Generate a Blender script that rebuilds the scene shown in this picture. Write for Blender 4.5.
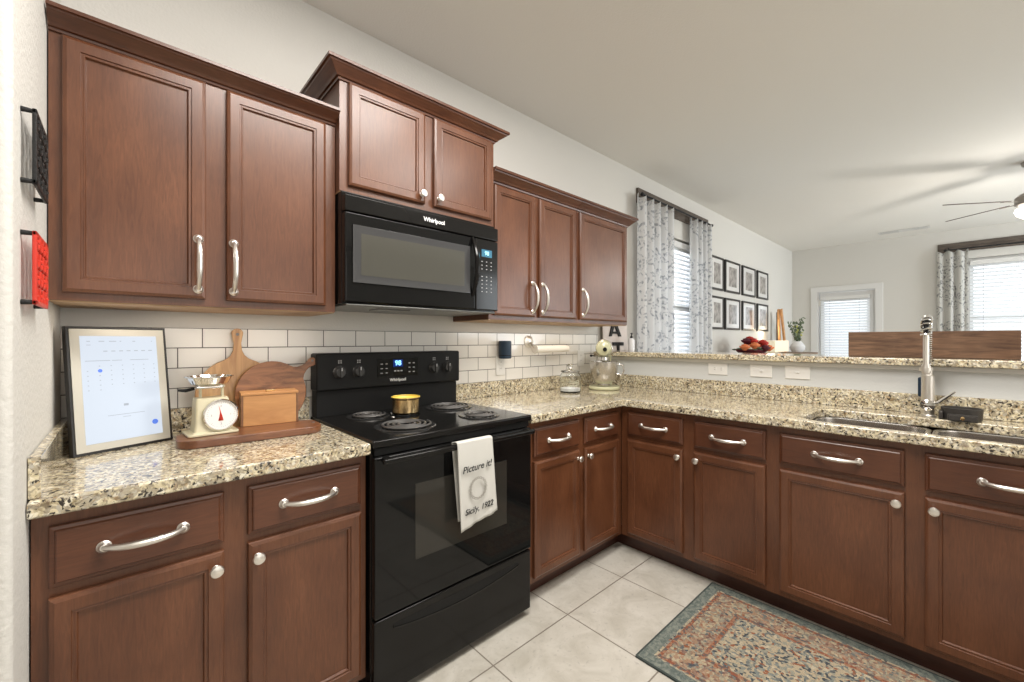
import bpy, bmesh, math, random
from mathutils import Vector, Matrix
random.seed(7)
PI = math.pi
sc = bpy.context.scene
for o in list(bpy.data.objects): bpy.data.objects.remove(o)
COL = sc.collection

# ------------------------------------------------------------------ camera
cam = bpy.data.cameras.new('camera'); co = bpy.data.objects.new('camera', cam); COL.objects.link(co)
cam.sensor_width = 36.0; cam.lens = 418.758 / 1024 * 36.0
cam.shift_x = (512 - 510.985) / 1024; cam.shift_y = (340.539 - 341) / 1024
YAW = math.radians(47.361)
co.location = (0.157, -2.012, 1.26)
co.rotation_euler = (PI / 2, 0, YAW - PI / 2)
cam.clip_start = 0.02
sc.camera = co

# ------------------------------------------------------------------ world, lights, exposure
sc.view_settings.view_transform = 'Standard'; sc.view_settings.look = 'None'
sc.view_settings.exposure = 0.1; sc.view_settings.gamma = 1.0; sc.view_settings.use_curve_mapping = False
w = bpy.data.worlds.new('sky'); sc.world = w; w.use_nodes = True
bg = w.node_tree.nodes['Background']; bg.inputs[0].default_value = (0.86, 0.93, 1.0, 1); bg.inputs[1].default_value = 2.5

def area(name, loc, size, energy, col, rot=(0, 0, 0), shape='RECTANGLE'):
    l = bpy.data.lights.new(name, 'AREA'); l.shape = shape; l.size = size[0]; l.size_y = size[1]
    l.energy = energy; l.color = col
    o = bpy.data.objects.new(name, l); COL.objects.link(o); o.location = loc; o.rotation_euler = rot
    return o
WARM = (1.0, 0.90, 0.78); NEUT = (1.0, 0.96, 0.91); COOL = (0.88, 0.95, 1.0)
area('kitchen_ceiling_fill', (0.95, -1.42, 2.76), (1.2, 0.5), 58, NEUT)  # unseen overhead light, added to brighten the upper cabinets
area('kitchen_ceiling_fill', (2.1, -2.1, 2.76), (0.6, 0.6), 30, NEUT)  # second unseen overhead light, added to lift floor and peninsula
area('under_cabinet_lamp', (.40, -.20, 1.364), (.62, .05), 0.9, WARM)
area('under_cabinet_lamp', (2.2, -.20, 1.364), (1.1, .05), 1.2, WARM)
area('rear_fill', (1.0, -5.6, 1.7), (3.0, 1.8), 34, NEUT, (PI / 2, 0, 0))  # soft fill added behind the camera; the rear wall has no window
area('living_fill', (6.9, -5.6, 1.5), (2.8, 2.2), 135, COOL, (PI / 2, 0, 0))  # cool fill added to brighten the living room, no window modelled there

# ------------------------------------------------------------------ materials
def new_mat(name):
    m = bpy.data.materials.new(name); m.use_nodes = True
    return m, m.node_tree, m.node_tree.nodes['Principled BSDF']
def plain(name, col, rough=0.5, metal=0.0, coat=0.0, emit=None, es=0.0, trans=0.0, ior=1.45, bump=0.0, bscale=200.0, var=0.0, alpha=None):
    m, nt, p = new_mat(name)
    p.inputs['Base Color'].default_value = (*col, 1); p.inputs['Roughness'].default_value = rough
    p.inputs['Metallic'].default_value = metal; p.inputs['Coat Weight'].default_value = coat
    p.inputs['Transmission Weight'].default_value = trans; p.inputs['IOR'].default_value = ior
    if emit: p.inputs['Emission Color'].default_value = (*emit, 1); p.inputs['Emission Strength'].default_value = es
    if bump or var:
        tc = nt.nodes.new('ShaderNodeTexCoord'); n = nt.nodes.new('ShaderNodeTexNoise')
        n.inputs['Scale'].default_value = bscale; n.inputs['Detail'].default_value = 4
        nt.links.new(tc.outputs['Object'], n.inputs['Vector'])
        if bump:
            b = nt.nodes.new('ShaderNodeBump'); b.inputs['Strength'].default_value = bump; b.inputs['Distance'].default_value = 0.003
            nt.links.new(n.outputs['Fac'], b.inputs['Height']); nt.links.new(b.outputs['Normal'], p.inputs['Normal'])
        if var:
            r = nt.nodes.new('ShaderNodeValToRGB')
            r.color_ramp.elements[0].position = .3; r.color_ramp.elements[1].position = .7
            r.color_ramp.elements[0].color = (*[c * (1 - var) for c in col], 1)
            r.color_ramp.elements[1].color = (*[min(1, c * (1 + var)) for c in col], 1)
            nt.links.new(n.outputs['Fac'], r.inputs['Fac']); nt.links.new(r.outputs['Color'], p.inputs['Base Color'])
    return m
def mapped(nt, scale, rot=(0, 0, 0), src='Object'):
    tc = nt.nodes.new('ShaderNodeTexCoord'); mp = nt.nodes.new('ShaderNodeMapping')
    mp.inputs['Scale'].default_value = scale; mp.inputs['Rotation'].default_value = rot
    nt.links.new(tc.outputs[src], mp.inputs['Vector']); return mp.outputs['Vector']
def noise(nt, vec, scale, detail=4, dist=0.0, rough=.5):
    n = nt.nodes.new('ShaderNodeTexNoise'); n.inputs['Scale'].default_value = scale
    n.inputs['Detail'].default_value = detail; n.inputs['Distortion'].default_value = dist; n.inputs['Roughness'].default_value = rough
    nt.links.new(vec, n.inputs['Vector']); return n.outputs['Fac']
def ramp(nt, fac, stops, const=False):
    r = nt.nodes.new('ShaderNodeValToRGB'); cr = r.color_ramp
    if const: cr.interpolation = 'CONSTANT'
    cr.elements[0].position = stops[0][0]; cr.elements[0].color = (*stops[0][1], 1)
    cr.elements[1].position = stops[1][0]; cr.elements[1].color = (*stops[1][1], 1)
    for pos, c in stops[2:]:
        e = cr.elements.new(pos); e.color = (*c, 1)
    nt.links.new(fac, r.inputs['Fac']); return r.outputs['Color']
def mix(nt, fac, a, b, mode='MIX'):
    n = nt.nodes.new('ShaderNodeMix'); n.data_type = 'RGBA'; n.blend_type = mode
    for i, v in ((0, fac), (6, a), (7, b)):
        if isinstance(v, (int, float)): n.inputs[i].default_value = v
        elif isinstance(v, tuple): n.inputs[i].default_value = (*v, 1)
        else: nt.links.new(v, n.inputs[i])
    return n.outputs[2]
def math_n(nt, op, a, b=None):
    n = nt.nodes.new('ShaderNodeMath'); n.operation = op
    for i, v in ((0, a), (1, b)):
        if v is None: continue
        if isinstance(v, (int, float)): n.inputs[i].default_value = v
        else: nt.links.new(v, n.inputs[i])
    return n.outputs[0]
def sepxyz(nt, src='Object'):
    tc = nt.nodes.new('ShaderNodeTexCoord'); s = nt.nodes.new('ShaderNodeSeparateXYZ')
    nt.links.new(tc.outputs[src], s.inputs[0]); return s.outputs

def wood(name, dark, light, scale=(9, 9, 0.9), rough=.34, coat=.12, blot=True, distort=1.2, fine=14):
    m, nt, p = new_mat(name)
    v = mapped(nt, scale)
    g = noise(nt, v, fine, 6, distort, .6)
    c = ramp(nt, g, [(.26, dark), (.78, light)])
    if blot:
        b = noise(nt, mapped(nt, (1, 1, .6)), 5.5, 3, .6)
        c = mix(nt, ramp(nt, b, [(.35, (0, 0, 0)), (.7, (1, 1, 1))]), c, mix(nt, 1.0, c, (.70, .64, .60), 'MULTIPLY'))
    nt.links.new(c, p.inputs['Base Color'])
    p.inputs['Roughness'].default_value = rough; p.inputs['Coat Weight'].default_value = coat; p.inputs['Coat Roughness'].default_value = .25
    return m
CAB = wood('cabinet_wood', (.098, .034, .014), (.168, .064, .028))
M = {}
M['cab'] = CAB
M['cab_h'] = wood('cabinet_wood_across', (.080, .026, .011), (.132, .047, .021), scale=(.9, .9, 9))
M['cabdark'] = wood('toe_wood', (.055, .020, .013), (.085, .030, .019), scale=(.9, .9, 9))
M['tan'] = wood('raw_maple', (.42, .27, .15), (.58, .40, .24), scale=(.8, 9, 9), coat=0, rough=.6)
M['nickel'] = plain('brushed_nickel', (.80, .77, .72), .36, 1.0, bump=.05, bscale=400)
M['wall'] = plain('wall_paint', (.66, .64, .60), .85, bump=.35, bscale=90)
M['wallw'] = plain('wall_paint_textured', (.60, .585, .545), .85, bump=.9, bscale=70)
M['ceil'] = plain('ceiling_paint', (.78, .755, .71), .9, bump=.3, bscale=120)
M['white'] = plain('white_trim', (.72, .71, .69), .45)
M['black'] = plain('black_enamel', (.008, .0075, .007), .13)
M['blackm'] = plain('black_matte', (.012, .012, .012), .42)
M['blackg'] = plain('black_glass', (.006, .006, .006), .05)
M['winglass'] = plain('oven_window_glass', (.028, .026, .022), .06)
M['mwglass'] = plain('microwave_window', (.062, .060, .050), .10, coat=.4)
M['mwbezel'] = plain('microwave_bezel', (.045, .045, .046), .2, coat=.3)
M['coil'] = plain('burner_coil', (.16, .155, .15), .34, .6)
M['drip'] = plain('drip_pan', (.045, .045, .045), .14, .5)
M['brass'] = plain('brass', (.80, .58, .30), .24, 1.0)
M['butter'] = plain('yellow_enamel', (.83, .66, .12), .35)
M['steel'] = plain('stainless', (.60, .58, .55), .26, 1.0)
M['chrome'] = plain('chrome', (.78, .77, .75), .1, 1.0)
M['glass'] = plain('clear_glass', (.95, .97, .97), .02, trans=1.0, ior=1.3)
M['cream'] = plain('cream_enamel', (.60, .55, .38), .28, coat=.5)
M['mixercream'] = plain('pistachio_cream_enamel', (.50, .49, .31), .25, coat=.4)
M['dial'] = plain('dial_white', (.85, .84, .82), .4)
M['red'] = plain('red_paint', (.55, .035, .02), .4, bump=.3, bscale=150)
M['redp'] = plain('needle_red', (.65, .05, .03), .4)
M['iron2'] = plain('worn_iron', (.060, .055, .050), .40, .4, bump=.5, bscale=150)
M['iron'] = plain('cast_iron', (.018, .018, .018), .45, bump=.5, bscale=150)
M['grey'] = plain('grey_mark', (.30, .31, .34), .6)
M['greyl'] = plain('light_grey_mark', (.50, .53, .58), .6)
M['ink'] = plain('black_ink', (.02, .02, .02), .8)
M['inkg'] = plain('grey_ink', (.22, .20, .17), .9)
M['screen'] = plain('lit_screen', (.05, .055, .06), .25, emit=(.80, .88, 1.0), es=.76)
M['scrblue'] = plain('screen_blue', (.05, .1, .4), .4, emit=(.10, .22, .72), es=.6)
M['scrgrey'] = plain('screen_grey', (.1, .1, .1), .4, emit=(.42, .48, .58), es=.7)
M['mat'] = plain('mat_board', (.50, .48, .42), .7)
M['led'] = plain('led_blue', (.02, .1, .3), .4, emit=(.25, .6, 1.0), es=2.2)
M['ledbg'] = plain('led_surround', (.0, .01, .05), .2, emit=(.0, .03, .25), es=.5)
M['logo'] = plain('silver_lettering', (.75, .75, .75), .4)
M['keys'] = plain('key_print', (.38, .38, .38), .5)
M['navy'] = plain('dark_blue_plastic', (.010, .028, .055), .4)
M['plate'] = plain('outlet_plastic', (.78, .77, .74), .4)
M['slot'] = plain('slot_dark', (.16, .15, .14), .6)
M['roll'] = plain('paper_roll', (.88, .83, .75), .8)
M['sugar'] = plain('white_sugar', (.88, .87, .86), .9, bump=.4, bscale=300)
M['cable'] = plain('cream_cable', (.66, .62, .48), .4)
M['rodwood'] = wood('rustic_grey_wood', (.050, .038, .030), (.17, .135, .11), scale=(.8, .8, 9), coat=0, rough=.75, blot=False, fine=7)
M['barn'] = wood('weathered_plank', (.050, .026, .016), (.25, .145, .085), scale=(1.0, 4, 9), coat=0, rough=.85, blot=True, fine=6, distort=.8)
M['acacia'] = wood('acacia_dark', (.075, .022, .009), (.27, .105, .042), scale=(1.2, 5, 6), coat=.3, blot=False, fine=4)
M['acacia2'] = wood('acacia_round', (.10, .036, .013), (.42, .18, .07), scale=(2.2, 2, 9), coat=.2, blot=False, fine=3)
M['olive'] = wood('light_paddle', (.28, .13, .045), (.68, .42, .19), scale=(8, 4, 1.2), coat=.2, blot=False, fine=3)
M['boxwood'] = wood('honey_box', (.40, .18, .062), (.62, .33, .13), scale=(1.5, 3, 8), coat=.2, blot=False, fine=3)
M['boxside'] = wood('honey_box_side', (.14, .06, .03), (.26, .13, .06), scale=(3, 1.5, 8), coat=.1, blot=False, fine=3)
M['frameblack'] = plain('frame_black', (.018, .016, .015), .4)
M['photo'] = plain('photo_grey', (.24, .22, .21), .35, coat=1.0, var=.75, bscale=16)
M['photomat'] = plain('photo_mat', (.78, .77, .76), .2, coat=1.0)
M['photomat'].node_tree.nodes['Principled BSDF'].inputs['Coat IOR'].default_value = 2.0; M['photomat'].node_tree.nodes['Principled BSDF'].inputs['Coat Roughness'].default_value = .02
M['photo'].node_tree.nodes['Principled BSDF'].inputs['Coat IOR'].default_value = 2.4
M['leaf'] = plain('eucalyptus_leaf', (.13, .17, .10), .6, var=.4, bscale=20)
M['leafy'] = plain('yellow_green_leaf', (.50, .50, .13), .6)
M['petal_red'] = plain('petal_red', (.50, .03, .02), .6, var=.4, bscale=30)
M['petal_or'] = plain('petal_orange', (.75, .22, .08), .6)
M['plum'] = plain('petal_plum', (.10, .01, .02), .6)
M['ceramic'] = plain('white_ceramic', (.78, .78, .79), .3)
M['lampshade'] = plain('lamp_shade', (.6, .56, .46), .8, emit=(1.0, .86, .58), es=.45)
M['lampglow'] = plain('globe_glass', (.9, .9, .9), .4, emit=(1.0, .95, .86), es=5)
M['pine'] = plain('orange_pine', (.56, .29, .12), .5, var=.2, bscale=20)
M['board'] = plain('pale_pink_board', (.64, .57, .53), .7)
M['slat'] = plain('blind_slat', (.86, .88, .90), .5)
M['fanmetal'] = plain('fan_metal', (.33, .30, .27), .35, .7)
M['fanblade'] = wood('fan_blade_wood', (.10, .075, .06), (.22, .17, .14), coat=.1)
M['vent'] = plain('vent_white', (.66, .65, .63), .5)
M['pane'] = plain('window_glass', (1, 1, 1), .0, trans=1.0, ior=1.02)
M['outside'] = plain('console_wood', (.22, .15, .10), .6)

for k_, sp_ in (('black', .3), ('blackm', .18), ('blackg', .32), ('winglass', .45), ('iron', .3)):
    M[k_].node_tree.nodes['Principled BSDF'].inputs['Specular IOR Level'].default_value = sp_
def granite():
    m, nt, p = new_mat('granite')
    v = mapped(nt, (1, 1, 1))
    n0 = nt.nodes.new('ShaderNodeTexNoise'); n0.inputs['Scale'].default_value = 30; n0.inputs['Detail'].default_value = 3
    nt.links.new(v, n0.inputs['Vector'])
    va = nt.nodes.new('ShaderNodeVectorMath'); va.operation = 'MULTIPLY_ADD'
    nt.links.new(n0.outputs['Color'], va.inputs[0]); va.inputs[1].default_value = (.024, .024, .024); nt.links.new(v, va.inputs[2])
    vv = va.outputs[0]
    base = ramp(nt, noise(nt, vv, 62, 6, .5, .65), [(.28, (.26, .22, .15)), (.41, (.56, .48, .31)), (.53, (.70, .62, .43)), (.68, (.85, .80, .65))])
    vo = nt.nodes.new('ShaderNodeTexVoronoi'); vo.inputs['Scale'].default_value = 135; nt.links.new(vv, vo.inputs['Vector'])
    sp = nt.nodes.new('ShaderNodeSeparateColor'); nt.links.new(vo.outputs['Color'], sp.inputs[0])
    c = mix(nt, ramp(nt, sp.outputs[0], [(0, (0, 0, 0)), (.84, (.6, .6, .6))], True), base, (.78, .75, .66))
    c = mix(nt, ramp(nt, sp.outputs[1], [(0, (0, 0, 0)), (.90, (.6, .6, .6))], True), c, (.40, .25, .12))
    big = noise(nt, vv, 22, 3, .8)
    th = math_n(nt, 'ADD', sp.outputs[2], math_n(nt, 'MULTIPLY', big, .85))
    c = mix(nt, ramp(nt, th, [(0, (0, 0, 0)), (.0001, (0, 0, 0)), (.93, (0, 0, 0)), (.96, (.55, .55, .55))]), c, (.22, .19, .16))
    c = mix(nt, ramp(nt, th, [(0, (0, 0, 0)), (.0001, (0, 0, 0)), (1.13, (0, 0, 0)), (1.0, (0, 0, 0))]), c, (.03, .026, .022))
    dk = ramp(nt, noise(nt, vv, 105, 3, .3), [(.565, (0, 0, 0)), (.625, (1, 1, 1))])
    c = mix(nt, dk, c, (.045, .038, .032))
    bl = ramp(nt, noise(nt, vv, 33, 4, 1.2, .6), [(.53, (0, 0, 0)), (.63, (.85, .85, .85))])
    c = mix(nt, bl, c, mix(nt, 1.0, c, (.42, .37, .31), 'MULTIPLY'))
    nt.links.new(c, p.inputs['Base Color']); p.inputs['Roughness'].default_value = .09; p.inputs['Coat Weight'].default_value = .4
    p.inputs['Coat Roughness'].default_value = .04
    return m
M['granite'] = granite()

def subway():
    m, nt, p = new_mat('subway_tile')
    x, y, z = sepxyz(nt)[:3]
    cb = nt.nodes.new('ShaderNodeCombineXYZ'); nt.links.new(x, cb.inputs[0]); nt.links.new(z, cb.inputs[1])
    br = nt.nodes.new('ShaderNodeTexBrick'); br.offset = .5; br.squash = 1
    br.inputs['Scale'].default_value = 1; br.inputs['Brick Width'].default_value = .1505; br.inputs['Row Height'].default_value = .0755
    br.inputs['Mortar Size'].default_value = .0017; br.inputs['Mortar Smooth'].default_value = .1; br.inputs['Bias'].default_value = -.2
    br.inputs['Color1'].default_value = (.76, .74, .70, 1); br.inputs['Color2'].default_value = (.82, .80, .76, 1); br.inputs['Mortar'].default_value = (.10, .09, .085, 1)
    mp = nt.nodes.new('ShaderNodeMapping'); mp.inputs['Location'].default_value = (.075, -1.3075 % .0755, 0)
    nt.links.new(cb.outputs[0], mp.inputs[0]); nt.links.new(mp.outputs[0], br.inputs['Vector'])
    nt.links.new(br.outputs['Color'], p.inputs['Base Color'])
    nt.links.new(ramp(nt, br.outputs['Fac'], [(0, (.12, .12, .12)), (1, (.8, .8, .8))]), p.inputs['Roughness'])
    b = nt.nodes.new('ShaderNodeBump'); b.invert = True; b.inputs['Distance'].default_value = .002
    nt.links.new(br.outputs['Fac'], b.inputs['Height']); nt.links.new(b.outputs['Normal'], p.inputs['Normal'])
    return m
M['subway'] = subway()

def floor_mat():
    m, nt, p = new_mat('floor_tile')
    x, y, z = sepxyz(nt)[:3]
    S = .447; GW = .0028
    def line(c, off):
        t = math_n(nt, 'ADD', c, off); t = math_n(nt, 'DIVIDE', t, S); t = math_n(nt, 'FRACT', math_n(nt, 'ADD', t, 50))
        t = math_n(nt, 'ABSOLUTE', math_n(nt, 'SUBTRACT', t, .5)); return math_n(nt, 'GREATER_THAN', t, .5 - GW / S)
    g = math_n(nt, 'MAXIMUM', line(x, -2.1), line(y, .772))
    v = mapped(nt, (1, 1, 1))
    c = ramp(nt, noise(nt, v, 7, 6, .6, .65), [(.3, (.44, .41, .35)), (.55, (.55, .52, .46)), (.75, (.62, .59, .53))])
    c = mix(nt, ramp(nt, noise(nt, v, 60, 3, .5), [(.60, (0, 0, 0)), (.74, (.55, .55, .55))]), c, (.33, .31, .28))
    c = mix(nt, g, c, (.24, .21, .175))
    nt.links.new(c, p.inputs['Base Color']); p.inputs['Roughness'].default_value = .32
    b = nt.nodes.new('ShaderNodeBump'); b.invert = True; b.inputs['Distance'].default_value = .0015
    nt.links.new(g, b.inputs['Height']); nt.links.new(b.outputs['Normal'], p.inputs['Normal'])
    return m
M['floor'] = floor_mat()

def rug_mat(x0, x1, y0, y1):
    m, nt, p = new_mat('rug_weave')
    x, y, z = sepxyz(nt)[:3]
    d = math_n(nt, 'MINIMUM', math_n(nt, 'MINIMUM', math_n(nt, 'SUBTRACT', x, x0), math_n(nt, 'SUBTRACT', x1, x)),
               math_n(nt, 'MINIMUM', math_n(nt, 'SUBTRACT', y, y0), math_n(nt, 'SUBTRACT', y1, y)))
    v = mapped(nt, (1, 1, 1))
    n0 = nt.nodes.new('ShaderNodeTexNoise'); n0.inputs['Scale'].default_value = 25; nt.links.new(v, n0.inputs['Vector'])
    va = nt.nodes.new('ShaderNodeVectorMath'); va.operation = 'MULTIPLY_ADD'
    nt.links.new(n0.outputs['Color'], va.inputs[0]); va.inputs[1].default_value = (.03, .03, 0); nt.links.new(v, va.inputs[2]); vv = va.outputs[0]
    def vor(s, fea='F1'):
        o = nt.nodes.new('ShaderNodeTexVoronoi'); o.inputs['Scale'].default_value = s; o.feature = fea; nt.links.new(vv, o.inputs['Vector'])
        q = nt.nodes.new('ShaderNodeSeparateColor'); nt.links.new(o.outputs['Color'], q.inputs[0]); return q.outputs, o.outputs['Distance']
    (a, dist) = vor(95); (b2, d2) = vor(44)
    pal = [(0, (.42, .35, .24)), (.24, (.29, .28, .22)), (.40, (.15, .16, .15)), (.52, (.44, .36, .24)), (.66, (.055, .065, .075)), (.78, (.27, .10, .05)), (.84, (.20, .22, .20)), (.92, (.50, .43, .31))]
    field = ramp(nt, a[0], pal, True)
    c2 = ramp(nt, b2[1], [(0, (.44, .37, .26)), (.5, (.24, .25, .21)), (.76, (.28, .11, .06)), (.86, (.06, .07, .08))], True)
    field = mix(nt, ramp(nt, d2, [(.22, (1, 1, 1)), (.30, (0, 0, 0))]), field, c2)
    bord = mix(nt, .55, field, ramp(nt, a[1], [(0, (.30, .115, .06)), (.30, (.42, .35, .23)), (.66, (.24, .085, .04)), (.80, (.08, .09, .10))], True))
    def band(lo, hi): return math_n(nt, 'MULTIPLY', math_n(nt, 'GREATER_THAN', d, lo), math_n(nt, 'LESS_THAN', d, hi))
    c = mix(nt, band(.06, .20), field, bord)
    rust = ramp(nt, a[2], [(0, (.26, .085, .045)), (.4, (.34, .17, .10)), (.7, (.12, .10, .09))], True)
    c = mix(nt, band(.062, .076), c, rust); c = mix(nt, band(.180, .196), c, rust)
    edge = ramp(nt, noise(nt, v, 60, 4, .5), [(.35, (.10, .125, .115)), (.65, (.24, .26, .22))])
    c = mix(nt, band(-.01, .052), c, edge)
    c = mix(nt, band(-.01, .008), c, (.05, .065, .06))
    gr = ramp(nt, noise(nt, v, 350, 2), [(.3, (.6, .6, .6)), (.7, (1.15, 1.15, 1.15))])
    c = mix(nt, 1.0, c, gr, 'MULTIPLY')
    nt.links.new(c, p.inputs['Base Color']); p.inputs['Roughness'].default_value = .95
    bp = nt.nodes.new('ShaderNodeBump'); bp.inputs['Distance'].default_value = .002; nt.links.new(noise(nt, v, 300, 2), bp.inputs['Height'])
    nt.links.new(bp.outputs['Normal'], p.inputs['Normal'])
    return m

def curtain_mat(name, basec, ink):
    m, nt, p = new_mat(name)
    v = mapped(nt, (1, 1, 1))
    vo = nt.nodes.new('ShaderNodeTexVoronoi'); vo.inputs['Scale'].default_value = 6.5; vo.inputs['Randomness'].default_value = .8
    n0 = nt.nodes.new('ShaderNodeTexNoise'); n0.inputs['Scale'].default_value = 14; n0.inputs['Detail'].default_value = 3; nt.links.new(v, n0.inputs['Vector'])
    va = nt.nodes.new('ShaderNodeVectorMath'); va.operation = 'MULTIPLY_ADD'
    nt.links.new(n0.outputs['Color'], va.inputs[0]); va.inputs[1].default_value = (.09, .09, .09); nt.links.new(v, va.inputs[2])
    nt.links.new(va.outputs[0], vo.inputs['Vector'])
    rings = math_n(nt, 'SINE', math_n(nt, 'MULTIPLY', vo.outputs['Distance'], 27))
    msk = math_n(nt, 'MULTIPLY', math_n(nt, 'GREATER_THAN', rings, .0), math_n(nt, 'LESS_THAN', vo.outputs['Distance'], .62))
    fil = ramp(nt, noise(nt, v, 40, 3), [(.44, (0, 0, 0)), (.62, (.9, .9, .9))])
    c = mix(nt, math_n(nt, 'MULTIPLY', msk, fil), basec, ink)
    nt.links.new(c, p.inputs['Base Color']); p.inputs['Roughness'].default_value = .9
    tr = nt.nodes.new('ShaderNodeBsdfTranslucent'); nt.links.new(c, tr.inputs[0])
    ms = nt.nodes.new('ShaderNodeMixShader'); ms.inputs[0].default_value = .5
    out = nt.nodes['Material Output']
    nt.links.new(p.outputs[0], ms.inputs[1]); nt.links.new(tr.outputs[0], ms.inputs[2]); nt.links.new(ms.outputs[0], out.inputs[0])
    return m
M['curt'] = curtain_mat('floral_curtain', (.88, .88, .88), (.42, .44, .48))
M['curt2'] = curtain_mat('floral_curtain_far', (.80, .79, .76), (.22, .22, .23))
def towel_mat():
    m = plain('towel_cotton', (.60, .59, .55), .95, bump=.5, bscale=500); return m
M['towel'] = towel_mat()

# ------------------------------------------------------------------ mesh helpers
class B:
    def __init__(s): s.bm = bmesh.new()
    def quad(s, pts): return s.bm.faces.new([s.bm.verts.new(p) for p in pts])
    def merge(s, bm2, mat=None):
        if mat is not None: bm2.transform(mat)
        me = bpy.data.meshes.new('tmp'); bm2.to_mesh(me); bm2.free(); s.bm.from_mesh(me); bpy.data.meshes.remove(me)
    def box(s, x0, x1, y0, y1, z0, z1, bev=0.0, seg=2, rot=None, only=None):
        b = bmesh.new(); bmesh.ops.create_cube(b, size=1)
        x0, x1 = min(x0, x1), max(x0, x1); y0, y1 = min(y0, y1), max(y0, y1); z0, z1 = min(z0, z1), max(z0, z1)
        for v in b.verts:
            v.co = Vector((x0 if v.co.x < 0 else x1, y0 if v.co.y < 0 else y1, z0 if v.co.z < 0 else z1))
        if bev:
            es = [e for e in b.edges if only is None or only(e)]
            bmesh.ops.bevel(b, geom=es, offset=bev, segments=seg, affect='EDGES', profile=.5)
        s.merge(b, rot)
    def tube(s, pts, r, n=10, caps=True, closed=False):
        pts = [Vector(p) for p in pts]; N = len(pts); rs = r if isinstance(r, (list, tuple)) else [r] * N
        rings = []; up = None
        for i, p in enumerate(pts):
            if closed: t = pts[(i + 1) % N] - pts[i - 1]
            else: t = pts[min(i + 1, N - 1)] - pts[max(i - 1, 0)]
            t.normalize()
            if up is None:
                up = Vector((0, 0, 1)) if abs(t.z) < .9 else Vector((1, 0, 0))
            u = (up - t * up.dot(t)).normalized(); up = u; w_ = t.cross(u)
            rings.append([s.bm.verts.new(p + (u * math.cos(a) + w_ * math.sin(a)) * rs[i]) for a in [2 * PI * k / n for k in range(n)]])
        L = N if closed else N - 1
        for i in range(L):
            A, C_ = rings[i], rings[(i + 1) % N]
            for k in range(n): s.bm.faces.new((A[k], A[(k + 1) % n], C_[(k + 1) % n], C_[k]))
        if caps and not closed: s.bm.faces.new(rings[0][::-1]); s.bm.faces.new(rings[-1])
    def lathe(s, prof, c=(0, 0, 0), axis='Z', n=32, mat=None, sx=1, sy=1):
        b = bmesh.new(); rings = []
        for r, z in prof:
            if r < 1e-6: rings.append([b.verts.new((0, 0, z))])
            else: rings.append([b.verts.new((r * sx * math.cos(2 * PI * k / n), r * sy * math.sin(2 * PI * k / n), z)) for k in range(n)])
        for A, C_ in zip(rings, rings[1:]):
            for k in range(n):
                k2 = (k + 1) % n
                if len(A) == 1 and len(C_) == 1: continue
                if len(A) == 1: b.faces.new((A[0], C_[k2], C_[k]))
                elif len(C_) == 1: b.faces.new((A[k], A[k2], C_[0]))
                else: b.faces.new((A[k], A[k2], C_[k2], C_[k]))
        for R_ in (rings[0], rings[-1]):
            if len(R_) > 1: b.faces.new(R_)
        bmesh.ops.recalc_face_normals(b, faces=b.faces)
        mt = mat or Matrix()
        if axis == 'X': mt = mt @ Matrix.Rotation(PI / 2, 4, 'Y')
        elif axis == '-X': mt = mt @ Matrix.Rotation(-PI / 2, 4, 'Y')
        elif axis == '-Y': mt = mt @ Matrix.Rotation(PI / 2, 4, 'X')
        elif axis == 'Y': mt = mt @ Matrix.Rotation(-PI / 2, 4, 'X')
        s.merge(b, Matrix.Translation(c) @ mt)
    def plate(s, outline, z0, z1, holes=(), bev=0.0, mat=None):
        b = bmesh.new(); es = []
        for lp in [outline] + list(holes):
            vs = [b.verts.new((x, y, z1)) for x, y in lp]
            es += [b.edges.new((vs[i], vs[(i + 1) % len(vs)])) for i in range(len(vs))]
        bmesh.ops.triangle_fill(b, edges=es, use_beauty=True, use_dissolve=False)
        bmesh.ops.dissolve_limit(b, angle_limit=.01, verts=b.verts, edges=b.edges) if not holes else None
        for f in b.faces:
            if f.normal.z < 0: f.normal_flip()
        r = bmesh.ops.extrude_face_region(b, geom=list(b.faces)); low = [g for g in r['geom'] if isinstance(g, bmesh.types.BMVert)]
        for v in low: v.co.z = z0
        bmesh.ops.recalc_face_normals(b, faces=b.faces)
        if bev:
            ed = [e for e in b.edges if len(e.link_faces) == 2 and e.calc_face_angle(0) > 1.0 and abs(e.verts[0].co.z - e.verts[1].co.z) < 1e-5]
            bmesh.ops.bevel(b, geom=ed, offset=bev, segments=3, affect='EDGES', profile=.5)
        s.merge(b, mat)
    def ball(s, c, r, sub=2, sc_=(1, 1, 1)):
        b = bmesh.new(); bmesh.ops.create_icosphere(b, subdivisions=sub, radius=r)
        s.merge(b, Matrix.Translation(c) @ Matrix.Diagonal((*sc_, 1)))
    def text(s, body, size, mat, ext=.0006, shear=0.0, align='CENTER', bold=0):
        cu = bpy.data.curves.new('t', 'FONT'); cu.body = body; cu.size = size; cu.extrude = ext; cu.align_x = align; cu.align_y = 'CENTER'; cu.shear = shear
        cu.offset = bold
        o = bpy.data.objects.new('t', cu); COL.objects.link(o)
        bpy.context.view_layer.update()
        me = o.evaluated_get(bpy.context.evaluated_depsgraph_get()).to_mesh()
        b = bmesh.new(); b.from_mesh(me); bpy.data.objects.remove(o); bpy.data.curves.remove(cu)
        s.merge(b, mat)

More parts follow.
